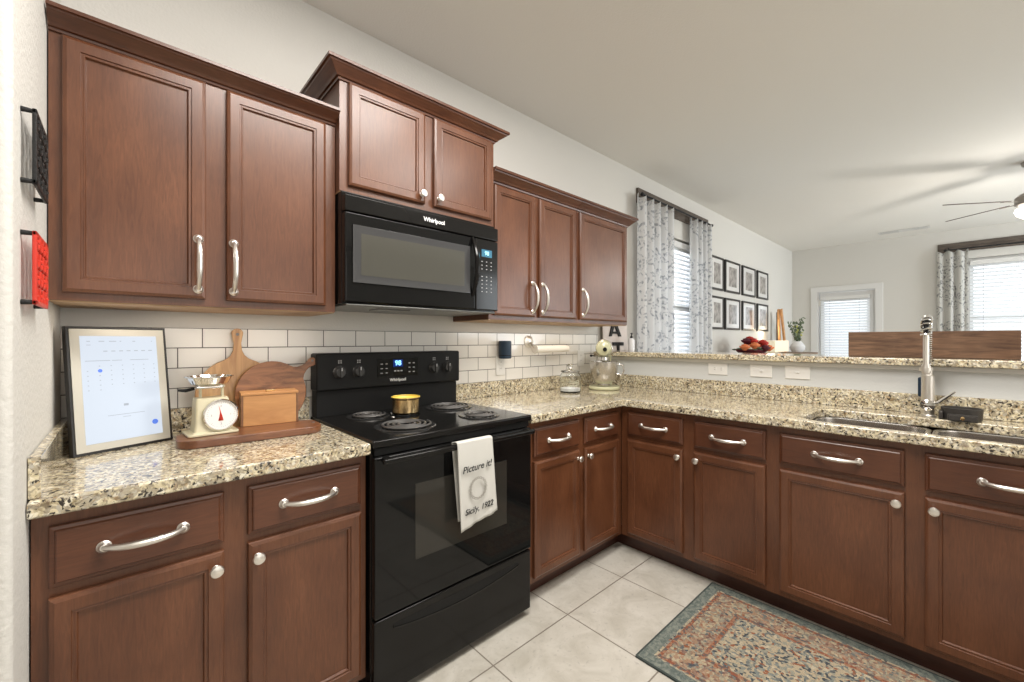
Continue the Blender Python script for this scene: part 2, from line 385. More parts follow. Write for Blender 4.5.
def root_loc(o):
    p = Vector((0, 0, 0))
    while o is not None: p += Vector(o.location); o = o.parent
    return p
def build(b, name, mat, parent=None, local=False, angle=35, smooth=True):
    me = bpy.data.meshes.new(name)
    if parent is not None and not local:
        b.bm.transform(Matrix.Translation(-root_loc(parent)))
    bmesh.ops.recalc_face_normals(b.bm, faces=b.bm.faces) if False else None
    b.bm.to_mesh(me); b.bm.free()
    if smooth:
        me.polygons.foreach_set('use_smooth', [True] * len(me.polygons)); me.set_sharp_from_angle(angle=math.radians(angle))
    for m in (mat if isinstance(mat, (list, tuple)) else [mat]): me.materials.append(m)
    o = bpy.data.objects.new(name, me); COL.objects.link(o)
    if smooth and angle < 60: wn = o.modifiers.new('weighted', 'WEIGHTED_NORMAL'); wn.keep_sharp = True; wn.weight = 60
    if parent is not None: o.parent = parent
    return o
def tag(o, label, cat, group=None):
    o['label'] = label; o['category'] = cat
    if group: o['group'] = group
    return o
def thing(name, label, cat, loc=(0, 0, 0), rotz=0.0, group=None):
    o = bpy.data.objects.new(name, None); COL.objects.link(o); o.location = loc; o.rotation_euler = (0, 0, rotz); o.empty_display_size = .05
    return tag(o, label, cat, group)
def struct(b, name, mat, parent=None, **k):
    o = build(b, name, mat, parent, **k)
    if parent is None: o['kind'] = 'structure'
    return o
def arc(c, r, a0, a1, n, plane='XY'):
    return [(c[0] + r * math.cos(a0 + (a1 - a0) * i / n), c[1] + r * math.sin(a0 + (a1 - a0) * i / n)) for i in range(n + 1)]
def rrect(x0, x1, y0, y1, r, n=6):
    return arc((x1 - r, y1 - r), r, 0, PI / 2, n) + arc((x0 + r, y1 - r), r, PI / 2, PI, n) + arc((x0 + r, y0 + r), r, PI, 1.5 * PI, n) + arc((x1 - r, y0 + r), r, 1.5 * PI, 2 * PI, n)

# ------------------------------------------------------------------ setting
XF = 8.55; ZC = 2.781; YB = -5.7
b = B(); b.box(-1.7, XF + .2, YB, .2, -.05, 0); struct(b, 'floor', M['floor'])
b = B(); b.box(-1.7, XF + .2, YB, .2, ZC, ZC + .05); struct(b, 'ceiling', M['ceil'])
def wall_open(b, a0, a1, z0, z1, t0, t1, holes, axis):
    """wall slab along x (axis X) or y (axis Y) with rectangular openings"""
    cuts = sorted(set([a0, a1] + [h[0] for h in holes] + [h[1] for h in holes]))
    for p, q in zip(cuts, cuts[1:]):
        mid = (p + q) / 2; hs = sorted([h for h in holes if h[0] < mid < h[1]], key=lambda h: h[2]); z = z0
        segs = []
        for h in hs: segs.append((z, h[2])); z = h[3]
        segs.append((z, z1))
        for u, v in segs:
            if v - u > 1e-4:
                if axis == 'X': b.box(p, q, t0, t1, u, v)
                else: b.box(t0, t1, p, q, u, v)
W1 = (3.68, 4.85, .95, 2.31); W2 = (-3.45, -2.03, .75, 2.37); D1 = (-1.12, -.32, 0, 2.09)
b = B(); wall_open(b, -1.7, XF + .15, 0, ZC, 0, .14, [W1], 'X'); struct(b, 'wall_back', M['wall'], smooth=False)
b = B(); wall_open(b, YB, 0, 0, ZC, XF, XF + .14, [W2, D1], 'Y'); struct(b, 'wall_far', M['wall'], smooth=False)
b = B(); b.box(-.13, 0, -.795, 0, 0, ZC, .018, 4, only=lambda e: abs(e.verts[0].co.z - e.verts[1].co.z) > 1 and e.verts[0].co.y < -.4)
struct(b, 'wall_left', M['wallw'])
b = B(); b.box(-1.7, -1.58, YB, 0, 0, ZC); struct(b, 'wall_hall', M['wall'])
b = B(); b.box(-1.7, XF + .14, YB - .12, YB, 0, ZC); struct(b, 'wall_rear', M['wall'])
b = B(); b.box(2.95, 3.07, -2.9, 0, 0, 1.138); struct(b, 'wall_peninsula', plain('half_wall_paint', (.60, .61, .60), .8, bump=.3, bscale=90))
b = B(); b.box(2.931, 2.95, -2.9, -.002, 1.118, 1.139, .004); struct(b, 'trim_1', M['white'])

# windows
def window(name, axis, o0, o1, z0, z1, face):
    b = B(); fw = .055
    def bx(bb, p, q, u, v, d0=.05, d1=.10, bev=.004):
        if axis == 'X': bb.box(p, q, face + d0, face + d1, u, v, bev)
        else: bb.box(face + d0, face + d1, p, q, u, v, bev)
    bx(b, o0, o0 + fw, z0, z1); bx(b, o1 - fw, o1, z0, z1); bx(b, o0 + fw, o1 - fw, z0, z0 + fw); bx(b, o0 + fw, o1 - fw, z1 - fw, z1)
    zm = (z0 + z1) / 2; bx(b, o0 + fw, o1 - fw, zm - .025, zm + .025)
    w_ = struct(b, name, M['white'])
    g = B(); bx(g, o0 + fw, o1 - fw, z0 + fw, z1 - fw, .073, .077, 0); build(g, 'pane', M['pane'], w_)
    s_ = B(); bx(s_, o0 - .04, o1 + .04, z0 - .03, z0, -.03, .05); build(s_, 'window_sill', M['white'], w_)
    return w_
window('window_1', 'X', W1[0], W1[1], W1[2], W1[3], 0.0)
window('window_2', 'Y', W2[0], W2[1], W2[2], W2[3], XF)

def blind(name, axis, o0, o1, z0, z1, face, label, pitch=.048, vertical_rail=True, cat='blind'):
    t = thing(name, label, cat, ((o0 + o1) / 2, face, z1) if axis == 'X' else (face, (o0 + o1) / 2, z1))
    b = B(); n = int((z1 - .06 - z0 - .03) / pitch); hw = .024; sg = 1 if axis == 'X' else 1
    for i in range(n):
        z = z1 - .075 - i * pitch
        for (d, dz) in ((0, 0),):
            th = math.radians(52); ca, sa = math.cos(th) * hw, math.sin(th) * hw
            if axis == 'X':
                P = [(o0, face - ca, z - sa), (o1, face - ca, z - sa), (o1, face + ca, z + sa), (o0, face + ca, z + sa)]
                off = Vector((0, -sa, ca)).normalized() * .0028
            else:
                P = [(face - ca, o0, z - sa), (face - ca, o1, z - sa), (face + ca, o1, z + sa), (face + ca, o0, z + sa)]
                off = Vector((-sa, 0, ca)).normalized() * .0028
            vs = [b.bm.verts.new(p) for p in P] + [b.bm.verts.new(Vector(p) + off) for p in P]
            for f in ((0, 1, 2, 3), (7, 6, 5, 4), (0, 4, 5, 1), (1, 5, 6, 2), (2, 6, 7, 3), (3, 7, 4, 0)): b.bm.faces.new([vs[k] for k in f])
    bmesh.ops.recalc_face_normals(b.bm, faces=b.bm.faces)
    build(b, 'slats', M['slat'], t, smooth=False)
    h = B(); r = B()
    if axis == 'X':
        h.box(o0, o1, face - .035, face + .03, z1 - .06, z1, .004); r.box(o0, o1, face - .025, face + .025, z0, z0 + .025, .004)
        for q in (o0 + .12, o1 - .12): c = B(); c.tube([(q, face - .03, z1 - .05), (q, face - .03, z0 + .02)], .0012, 6); build(c, 'cord', M['grey'], t)
    else:
        h.box(face - .035, face + .03, o0, o1, z1 - .06, z1, .004); r.box(face - .025, face + .025, o0, o1, z0, z0 + .025, .004)
        for q in (o0 + .12, o1 - .12): c = B(); c.tube([(face - .03, q, z1 - .05), (face - .03, q, z0 + .02)], .0012, 6); build(c, 'cord', M['grey'], t)
    build(h, 'headrail', M['white'], t); build(r, 'bottom_rail', M['white'], t)
    return t
blind('window_blind', 'X', W1[0] + .02, W1[1] - .02, 1.0, 2.285, .035, 'white slatted blind between the two sheer floral curtains beside the cabinets')
blind('window_blind', 'Y', W2[0] + .02, W2[1] - .02, .80, 2.34, XF + .03, 'wide white slatted blind in the window on the far right wall')

# far door
d = B()
for (y0, y1, z0, z1) in ((-1.06, -.98, .02, 2.04), (-.44, -.38, .02, 2.04), (-.98, -.44, 1.97, 2.04), (-.98, -.44, .02, .30)): d.box(XF + .03, XF + .075, y0, y1, z0, z1, .004)
dr = struct(d, 'door_1', M['white'])
g = B(); g.box(XF + .05, XF + .056, -.99, -.43, .29, 1.975); build(g, 'pane', M['pane'], dr)
c = B()
c.box(XF - .018, XF + .01, -1.168, -1.08, 0, 2.13, .005); c.box(XF - .018, XF + .01, -.356, -.268, 0, 2.13, .005); c.box(XF - .020, XF + .009, -1.17, -.266, 2.05, 2.135, .005)
c.box(XF + .011, XF + .139, -1.119, -1.064, 0, 2.044); c.box(XF + .011, XF + .139, -.374, -.321, 0, 2.044); c.box(XF + .011, XF + .139, -1.119, -.321, 2.045, 2.089)
build(c, 'casing', M['white'], dr)
h = B(); h.lathe([(0, .0), (.028, .0), (.028, .006), (.01, .01), (.01, .035), (.026, .045), (.026, .06), (0, .07)], (XF + .03, -1.02, .96), '-X'); build(h, 'door_handle', M['nickel'], dr)
h = B()
for z in (.25, 1.05, 1.88): h.box(XF + .015, XF + .032, -.392, -.372, z - .05, z + .05, .003)
build(h, 'hinges', M['nickel'], dr)
blind('door_blind', 'Y', -1.015, -.405, .34, 1.975, XF - .005, 'small white slatted blind covering the glass of the far white door', pitch=.042)

# ------------------------------------------------------------------ cabinets
def A_map(s, d, z): return (s, -d, z)
def ringpanel(b, mp, s0, s1, z0, z1, d0, prof):
    rings = []
    for ins, dd in prof:
        rings.append([b.bm.verts.new(mp(*p)) for p in ((s0 + ins, d0 + dd, z0 + ins), (s1 - ins, d0 + dd, z0 + ins), (s1 - ins, d0 + dd, z1 - ins), (s0 + ins, d0 + dd, z1 - ins))])
    nf = []
    nf.append(b.bm.faces.new(rings[0][::-1]))
    for R0, R1 in zip(rings, rings[1:]):
        for k in range(4): nf.append(b.bm.faces.new((R0[k], R0[(k + 1) % 4], R1[(k + 1) % 4], R1[k])))
    nf.append(b.bm.faces.new(rings[-1])); bmesh.ops.recalc_face_normals(b.bm, faces=nf)
DOOR = [(0, 0), (0, .013), (.002, .016), (.007, .0185), (.010, .02), (.036, .02), (.0375, .0165), (.0410, .0165), (.0425, .0172), (.0445, .0172), (.0475, .0100), (.050, .0095)]
DRAW = [(0, 0), (0, .010), (.002, .0125), (.009, .0145), (.011, .018), (.014, .02)]
def knob(mp, s, z, d, parent):
    b = B(); o = Vector(mp(s, d, z)); n = (Vector(mp(s, d + 1, z)) - o).normalized()
    q = n.to_track_quat('Z', 'Y').to_matrix().to_4x4()
    b.lathe([(.0, 0), (.009, 0), (.009, .003), (.0055, .006), (.006, .012), (.0145, .019), (.0165, .024), (.0145, .028), (.008, .030), (0, .0305)], o, mat=q, n=20)
    return build(b, 'knob', M['nickel'], parent)
def pull(mp, s, z, d, parent, L=.168, vert=False):
    b = B(); hl = L / 2 - .012
    def P(t, dd): return mp(s + (0 if vert else t), d + dd, z + (t if vert else 0))
    pts = []; rs = []
    for i in range(17):
        t = -1 + 2 * i / 16; pts.append(P(t * hl, .030 * (1 - abs(t) ** 2.6) + .010)); rs.append(.0062 + .0022 * math.cos(t * PI / 2))
    b.tube(pts, rs, 10)
    for e in (-1, 1):
        o = Vector(P(e * hl, 0)); n = (Vector(P(e * hl, 1)) - o).normalized(); q = n.to_track_quat('Z', 'Y').to_matrix().to_4x4()
        b.lathe([(0, 0), (.014, 0), (.014, .0025), (.011, .005), (.008, .011), (0, .014)], o, mat=q, n=20)
    return build(b, 'handle', M['nickel'], parent)
def fronts(t, mp, dface, doors, drawers):
    """doors: (s0,s1,z0,z1,(kind,s,z)); drawers: (s0,s1,z0,z1)"""
    for s0, s1, z0, z1, hw in doors:
        b = B(); ringpanel(b, mp, s0, s1, z0, z1, dface, DOOR); dd = build(b, 'door', M['cab'], t, angle=20)
        if hw[0] == 'knob': knob(mp, hw[1], hw[2], dface + .02, dd)
        else: pull(mp, hw[1], hw[2], dface + .02, dd, .185, True)
    for s0, s1, z0, z1 in drawers:
        b = B(); ringpanel(b, mp, s0, s1, z0, z1, dface, DRAW); dd = build(b, 'drawer', M['cab_h'], t, angle=20)
        pull(mp, (s0 + s1) / 2, (z0 + z1) / 2, dface + .02, dd, .172)
def body_box(b, mp, s0, s1, d0, d1, z0, z1, bev=0.0):
    p = mp(s0, d0, z0); q = mp(s1, d1, z1); b.box(p[0], q[0], p[1], q[1], z0, z1, bev)
def base_cab(name, label, mp, s0, s1, back, face, doors, drawers, group=None):
    c = mp((s0 + s1) / 2, (back + face) / 2, 0); t = thing(name, label, 'cabinet', c, 0, group)
    b = B()
    if name == 'sink_cabinet':
        body_box(b, mp, s0, s1, back, back + .015, .1, .872); body_box(b, mp, s0, s1, face - .02, face, .1, .872)
        body_box(b, mp, s0, s0 + .016, back + .015, face - .02, .1, .872); body_box(b, mp, s1 - .016, s1, back + .015, face - .02, .1, .872); body_box(b, mp, s0 + .016, s1 - .016, back + .015, face - .02, .1, .12)
    else: body_box(b, mp, s0, s1, back, face, .10, .872)
    build(b, 'carcass', M['cab'], t)
    ke = .0755 if 'inner corner, two small' in label else 0; ks = .077 if 'nearest the inner' in label else 0
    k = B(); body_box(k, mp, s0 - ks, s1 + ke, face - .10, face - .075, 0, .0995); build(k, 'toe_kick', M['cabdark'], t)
    fronts(t, mp, face, doors, drawers); return t
Z1, Z2, Z3, Z4 = .126, .680, .703, .842
ZK = .64
base_cab('base_cabinet', 'wide brown base cabinet left of the black range, two drawers over two doors', A_map, .003, .766, .003, .61,
         [(.03, .358, Z1, Z2, ('knob', .338, ZK)), (.415, .745, Z1, Z2, ('knob', .437, ZK))], [(.03, .358, Z3, Z4), (.415, .745, Z3, Z4)])
base_cab('base_cabinet', 'brown base cabinet between the range and the inner corner, two small drawers over two doors', A_map, 1.534, 2.349, .003, .61,
         [(1.587, 1.930, Z1, Z2, ('knob', 1.91, ZK)), (1.976, 2.300, Z1, Z2, ('knob', 1.998, ZK))], [(1.587, 1.930, Z3, Z4), (1.976, 2.300, Z3, Z4)])
XP = 2.35
def P_map(s, d, z): return (XP + .59 - d, -s, z)
FP = .59
base_cab('base_cabinet', 'brown peninsula cabinet nearest the inner corner, two drawers over two doors', P_map, .612, 1.4118, .003, FP,
         [(.658, .991, Z1, Z2, ('knob', .971, ZK)), (1.05, 1.384, Z1, Z2, ('knob', 1.069, ZK))], [(.658, .991, Z3, Z4), (1.05, 1.384, Z3, Z4)])
base_cab('sink_cabinet', 'brown peninsula cabinet under the steel sink, wide doors below false drawer fronts', P_map, 1.412, 2.40, .003, FP,
         [(1.439, 1.854, Z1, Z2, ('knob', 1.832, ZK)), (1.909, 2.34, Z1, Z2, ('knob', 1.934, ZK))], [(1.439, 1.854, Z3, Z4), (1.909, 2.34, Z3, Z4)])

CROWN = [(0, 0), (.006, 0), (.008, .010), (.015, .013), (.020, .022), (.024, .026), (.042, .046), (.050, .054), (.052, .060), (.060, .062), (.060, .078), (.0, .078)]
def sweep(b, path, prof, closed_ends=True):
    """path: list of (x,y); outward normal = right of travel direction"""
    n = len(path); P = [Vector(p) for p in path]; cols = []
    for i in range(n):
        ns = []
        for a, c in ((i - 1, i), (i, i + 1)):
            if 0 <= a and c < n:
                d_ = (P[c] - P[a]).normalized(); ns.append(Vector((d_.y, -d_.x)))
        if len(ns) == 2: m = (ns[0] + ns[1]); m = m / (1 + ns[0].dot(ns[1]))
        else: m = ns[0]
        cols.append([b.bm.verts.new((P[i].x + m.x * o_, P[i].y + m.y * o_, z)) for o_, z in prof])
    fs = []
    for A, C_ in zip(cols, cols[1:]):
        for k in range(len(prof)):
            k2 = (k + 1) % len(prof); fs.append(b.bm.faces.new((A[k], A[k2], C_[k2], C_[k])))
    fs.append(b.bm.faces.new(cols[0][::-1])); fs.append(b.bm.faces.new(cols[-1]))
    bmesh.ops.recalc_face_normals(b.bm, faces=fs)
def upper(label, s0, s1, z0, z1, face, doors, crown_path, crown_z, cs=1.0, name='wall_cabinet'):
    t = thing(name, label, 'cabinet', ((s0 + s1) / 2, -face / 2, z0))
    b = B(); b.box(s0, s1, -face, -.003, z0 + .012, z1)
    b.box(s0, s1, -face, -face + .02, z0, z0 + .012); b.box(s0, s0 + .016, -face + .02, -.003, z0, z0 + .012); b.box(s1 - .016, s1, -face + .02, -.003, z0, z0 + .012)
    build(b, 'carcass', M['cab'], t)
    u = B(); u.box(s0 + .001, s1 - .001, -face + .006, -.004, z0 - .004, z0 - .0003); build(u, 'bottom_panel', M['tan'], t)
    fronts(t, A_map, face, doors, [])
    if crown_path:
        c = B(); sweep(c, crown_path, [(o_, crown_z + z * cs) for o_, z in CROWN]); build(c, 'crown_molding', M['cab_h'], t, angle=25)
    return t
UB, UT = 1.372, 2.115
upper('tall brown wall cabinet at far left above the calendar screen, two doors', .003, .766, UB, UT, .325,
      [(.029, .349, 1.394, 2.099, ('pull', .329, 1.505)), (.406, .726, 1.394, 2.099, ('pull', .425, 1.505))], [(.003, -.325), (.766, -.325)], 2.104, .62)
upper('short raised brown wall cabinet directly above the black microwave', .768, 1.550, 1.845, 2.285, .366,
      [(.800, 1.140, 1.868, 2.271, ('knob', 1.118, 1.905)), (1.186, 1.525, 1.868, 2.271, ('knob', 1.206, 1.905))],
      [(.768, -.003), (.768, -.366), (1.550, -.366), (1.550, -.003)], 2.2725, .72)
upper('brown two-door wall cabinet immediately right of the microwave', 1.552, 2.276, UB, UT, .325,
      [(1.580, 1.885, 1.394, 2.082, ('pull', 1.862, 1.505)), (1.922, 2.256, 1.394, 2.082, ('pull', 1.945, 1.505))], [(1.552, -.325), (2.276, -.325)], 2.090, .82)
upper('brown single-door wall cabinet at the right end of the upper run near the curtain', 2.278, 2.868, UB, UT, .325,
      [(2.298, 2.845, 1.394, 2.082, ('pull', 2.322, 1.505))], [(2.278, -.325), (2.868, -.325), (2.868, -.003)], 2.090, .82)

# ------------------------------------------------------------------ stone tops
b = B(); b.plate([(.002, -.655), (.764, -.655), (.764, -.002), (.002, -.002)], .874, .914, bev=.007)
tag(build(b, 'countertop', M['granite'], angle=50), 'short granite countertop left of the range under the calendar screen', 'countertop')
hole = rrect(2.352, 2.785, -2.33, -1.51, .09, 8)
b = B(); b.plate([(1.536, -.655), (2.305, -.655), (2.305, -2.40), (2.949, -2.40), (2.949, -.002), (1.536, -.002)], .874, .914, holes=[hole], bev=.007)
tag(build(b, 'countertop', M['granite'], angle=50), 'long L-shaped granite countertop right of the range holding the sink', 'countertop')
b = B(); b.plate([(2.895, -2.75), (3.33, -2.75), (3.33, -.003), (2.895, -.003)], 1.140, 1.175, bev=.006)
tag(build(b, 'bar_top', M['granite'], angle=50), 'raised granite bar ledge on the half wall behind the sink', 'countertop')
def splash(label, x0, x1, y0, y1, z1=1.006):
    b = B(); b.box(x0, x1, y0, y1, .9145, z1, .003); tag(build(b, 'granite_backsplash', M['granite']), label, 'backsplash')
splash('short granite upstand against the left side wall beside the calendar screen', .001, .021, -.640, -.002, 1.006)
splash('granite upstand on the stove wall behind the wooden cutting boards', .0215, .764, -.021, -.002)
splash('granite upstand on the stove wall behind the glass jar', 1.538, 2.928, -.021, -.002)
splash('long granite upstand along the half wall behind the faucet', 2.929, 2.949, -2.40, -.002)
b = B(); b.box(.001, 2.949, -.009, -.001, 1.0065, 1.3075, .001); tag(build(b, 'tile_backsplash', M['subway']), 'white subway tile backsplash with dark grout running along the stove wall', 'backsplash')

# sink
t = thing('sink', 'stainless steel undermount sink with two bowls in the peninsula countertop', 'sink', (2.58, -1.92, .70))
def bowl(b, x0, x1, y0, y1, r):
    rings = []
    for ins, z in ((-.018, .873), (-.002, .873), (.0, .868), (.008, .72), (.03, .695), (.07, .690)):
        rings.append([b.bm.verts.new((x, y, z)) for x, y in rrect(x0 + ins, x1 - ins, y0 + ins, y1 - ins, max(.01, r - ins * .5), 6)])
    fs = []
    for R0, R1 in zip(rings, rings[1:]):
        n = len(R0)
        for k in range(n): fs.append(b.bm.faces.new((R0[k], R0[(k + 1) % n], R1[(k + 1) % n], R1[k])))
    fs.append(b.bm.faces.new(rings[-1]))
for (y0, y1) in ((-1.895, -1.515), (-2.325, -1.935)):
    b = B(); bowl(b, 2.356, 2.781, y0, y1, .085); o = build(b, 'bowl', M['steel'], t)
    md = o.modifiers.new('s', 'SOLIDIFY'); md.thickness = .0015
    g = B(); g.lathe([(0, .6905), (.02, .6905), (.04, .693), (.043, .6915), (.043, .690), (0, .6885)], (2.57, (y0 + y1) / 2, .001)); build(g, 'drain', M['chrome'], o)

# faucet
FX, FY = 2.85, -1.895
t = thing('faucet', 'tall brushed steel pull-down spring faucet behind the sink', 'faucet', (FX, FY, .9145))
b = B(); b.lathe([(0, .9145), (.028, .9145), (.028, .920), (.023, .925), (.0235, .985), (.0225, .990), (.0225, 1.095), (.0225, 1.100), (.017, 1.105), (.016, 1.13), (.012, 1.14), (0, 1.14)], (FX, FY, 0)); build(b, 'body', M['nickel'], t)
b = B(); pts = [(FX, FY, 1.13 + i * .02) for i in range(8)]
R_ = .065
for i in range(13):
    a = PI * i / 12; pts.append((FX - R_ + R_ * math.cos(a), FY, 1.29 + R_ * math.sin(a)))
pts += [(FX - 2 * R_, FY, 1.29 - .01 * i) for i in range(1, 3)]
b.tube(pts, .0085, 12); build(b, 'hose', M['blackm'], t)
L = [Vector(p) for p in pts]
def coil(k0, k1, turns, rad, rt):
    pl = []; T = turns * 10
    for i in range(T + 1):
        f = k0 + (k1 - k0) * i / T; k = min(int(f), len(L) - 2); q = L[k].lerp(L[k + 1], f - k); tg = (L[k + 1] - L[k]).normalized()
        side = Vector((0, 1, 0)); up_ = tg.cross(side); a = 2 * PI * i / 10
        pl.append(q + (side * math.cos(a) + up_ * math.sin(a)) * rad)
    b = B(); b.tube(pl, rt, 6); return b
build(coil(1.0, 12.0, 24, .0125, .0022), 'spring', M['chrome'], t)
build(coil(12.0, 20.5, 7, .0155, .0044), 'ribbed_collar', M['chrome'], t)
b = B(); b.lathe([(0, 1.116), (.013, 1.116), (.015, 1.120), (.015, 1.150), (.010, 1.160), (.0095, 1.285), (0, 1.285)], (FX - 2 * R_, FY, 0)); build(b, 'spray_head', M['nickel'], t)
b = B(); b.tube([(FX, FY, 1.13), (FX - .03, FY, 1.135), (FX - 2 * R_ + .018, FY, 1.135)], .005, 8); b.lathe([(.017, 1.127), (.022, 1.127), (.022, 1.143), (.017, 1.143), (.017, 1.127)], (FX - 2 * R_, FY, 0)); build(b, 'docking_arm', M['nickel'], t)
b = B(); b.lathe([(0, -.002), (.026, -.002), (.027, .004), (.025, .016), (.012, .022), (0, .023)], (FX - .012, FY, .968), '-X'); b.tube([(FX, FY - .018, .972), (FX - .005, FY - .035, .985), (FX - .008, FY - .085, 1.035)], [.007, .006, .005], 10); build(b, 'lever', M['chrome'], t)
b = B(); b.box(FX + .01, FX + .03, FY + .018, FY + .034, 1.0, 1.09, .006, 3); b.tube([(FX, FY + .01, 1.07), (FX + .02, FY + .03, 1.07)], .005, 8); build(b, 'side_clip', M['navy'], t)

# iron sponge holder
t = thing('sponge_holder', 'round dark metal sponge caddy behind the sink beside the faucet', 'caddy', (2.832, -2.000, .9145), math.radians(-88))
t.scale = (.80, .80, 1.0)
b = B()
b.lathe([(.0, 0), (.062, 0), (.066, .004), (.070, .052), (.066, .054), (.063, .048), (.060, .006), (0, .006)], (0, 0, 0), n=36, sx=1.15); build(b, 'bowl', M['iron2'], t, local=True)
b = B(); b.box(-.055, .055, -.094, -.070, .002, .030, .003); b.box(-.049, .049, -.097, -.092, .006, .026, .002); build(b, 'name_plate', M['iron2'], t, local=True)
b = B(); b.lathe([(0, 0), (.007, 0), (.008, .005), (0, .008)], (0, -.097, .016), '-Y', n=12); build(b, 'knob', M['brass'], t, local=True)
b = B(); b.box(-.088, -.070, -.05, .02, .0, .036, .006, 3); build(b, 'side_bracket', M['iron2'], t, local=True)

# ------------------------------------------------------------------ range
t = thing('range', 'black electric range with coil burners between the two base cabinets', 'stove', (1.15, -.33, 0))
XL, XR = .7695, 1.5305
b = B(); b.box(XL + .004, XR - .004, -.635, -.012, .03, .893, .003)
for x in (XL + .05, XR - .05):
    for y in (-.58, -.06): b.lathe([(0, 0), (.018, 0), (.018, .035), (0, .035)], (x, y, 0), n=16)
build(b, 'body', M['black'], t)
b = B(); b.box(XL, XR, -.662, -.012, .892, .920, .007, 4); cook = build(b, 'cooktop', M['black'], t)
b = B(); b.box(XL + .006, XR - .006, -.075, -.012, .918, 1.04, .004); b.box(XL, XR, -.098, -.010, 1.035, 1.203, .010, 4); bgd = build(b, 'backguard', M['blackm'], t)
def fmat(x, y, z): return Matrix.Translation((x, y, z)) @ Matrix.Rotation(PI / 2, 4, 'X')
b = B(); b.box(1.045, 1.265, -.1005, -.097, 1.083, 1.172, .001); build(b, 'display_panel', M['blackg'], bgd)
b = B(); b.box(1.128, 1.180, -.1015, -.1003, 1.130, 1.166); build(b, 'display_window', M['ledbg'], bgd)
b = B(); b.text('98', .034, fmat(1.154, -.1018, 1.148), bold=.0008); build(b, 'clock_digits', M['led'], bgd)
b = B()
for k in range(3): b.box(1.133 + k * .017, 1.144 + k * .017, -.1015, -.1004, 1.107, 1.113)
build(b, 'key_row', M['keys'], bgd); b = B()
for q in range(3):
    b.box(1.062, 1.074, -.1015, -.1004, 1.100 + q * .022, 1.104 + q * .022); b.box(1.088, 1.098, -.1015, -.1004, 1.100 + q * .022, 1.104 + q * .022)
build(b, 'key_block', M['keys'], bgd); b = B()
for q in range(3):
    b.box(1.212, 1.222, -.1015, -.1004, 1.100 + q * .022, 1.105 + q * .022); b.box(1.236, 1.246, -.1015, -.1004, 1.100 + q * .022, 1.105 + q * .022)
build(b, 'key_block', M['keys'], bgd)
b = B(); b.text('Whirlpool', .021, fmat(1.155, -.0985, 1.066), bold=.0004); build(b, 'logo', M['logo'], bgd)
for x in (.868, .955, 1.362, 1.445):
    b = B(); b.lathe([(0, 0), (.030, 0), (.030, .004), (.026, .008), (.022, .020), (.020, .022), (0, .022)], (x, -.098, 1.117), '-Y', n=28)
    b.box(x - .0055, x + .0055, -.128, -.117, 1.094, 1.140, .003); kn = build(b, 'knob', M['mwbezel'], t)
    m_ = B(); m_.box(x - .001, x + .001, -.1288, -.1278, 1.124, 1.138); build(m_, 'pointer_line', M['logo'], kn)
for x in (.868, .955, 1.362, 1.445):
    b = B()
    for dx in (-.006, .004): b.box(x + dx, x + dx + .005, -.0995, -.0978, 1.156, 1.162); b.box(x + dx, x + dx + .005, -.0995, -.0978, 1.165, 1.171)
    build(b, 'burner_symbol', M['keys'], bgd)
for x, y, r, tn in ((.960, -.195, .078, 3), (.978, -.500, .104, 4), (1.372, -.225, .104, 4), (1.338, -.515, .078, 3)):
    b = B(); b.lathe([(0, .9155), (.02, .9155), (r * .8, .917), (r + .004, .9235), (r + .012, .9245), (r + .016, .9215), (r + .016, .9201), (0, .9145)], (x, y, 0), n=48); dp = build(b, 'drip_pan', M['drip'], t)
    b = B(); pts = []
    N = tn * 28
    for i in range(N + 1):
        a = 2 * PI * i / 28; rr = .020 + (r - .024) * i / N; pts.append((x + rr * math.cos(a), y + rr * math.sin(a), .929))
    b.tube(pts, .0042, 8); build(b, 'coil', M['coil'], t)
# oven door
b = B(); b.box(XL + .006, XR - .006, -.664, -.637, .312, .862, .006, 3); od = build(b, 'oven_door', M['blackg'], t)
b = B(); b.box(.928, 1.372, -.6655, -.6635, .468, .742, .0005); build(b, 'oven_window', M['winglass'], od)
b = B(); b.box(XL + .02, XR - .02, -.706, -.686, .842, .864, .008, 4)
for x in (XL + .045, XR - .045): b.box(x - .014, x + .014, -.692, -.660, .845, .861, .004)
build(b, 'oven_handle', M['black'], od)
b = B(); b.box(XL + .006, XR - .006, -.660, -.632, .035, .303, .006, 3); dw = build(b, 'storage_drawer', M['black'], t)
# curved finger recess: crescent lip standing proud of the drawer
b = B(); n = 24; top = []; bot = []
for i in range(n + 1):
    f = i / n; x = .845 + .60 * f; top.append((x, .272)); bot.append((x, .272 - .012 - .028 * math.sin(PI * f) ** .8))
ol = top + bot[::-1]
m_ = Matrix.Rotation(PI / 2, 4, 'X'); b.plate(ol, .6602, .6615, mat=m_); build(b, 'drawer_recess', M['blackm'], dw)
b = B(); b.tube([(x, -.6615, z) for x, z in bot], .0035, 8); build(b, 'drawer_lip', M['black'], dw)
b = B(); b.box(XL + .01, XR - .01, -.652, -.640, .866, .890, .002); build(b, 'vent_trim', M['blackm'], t)

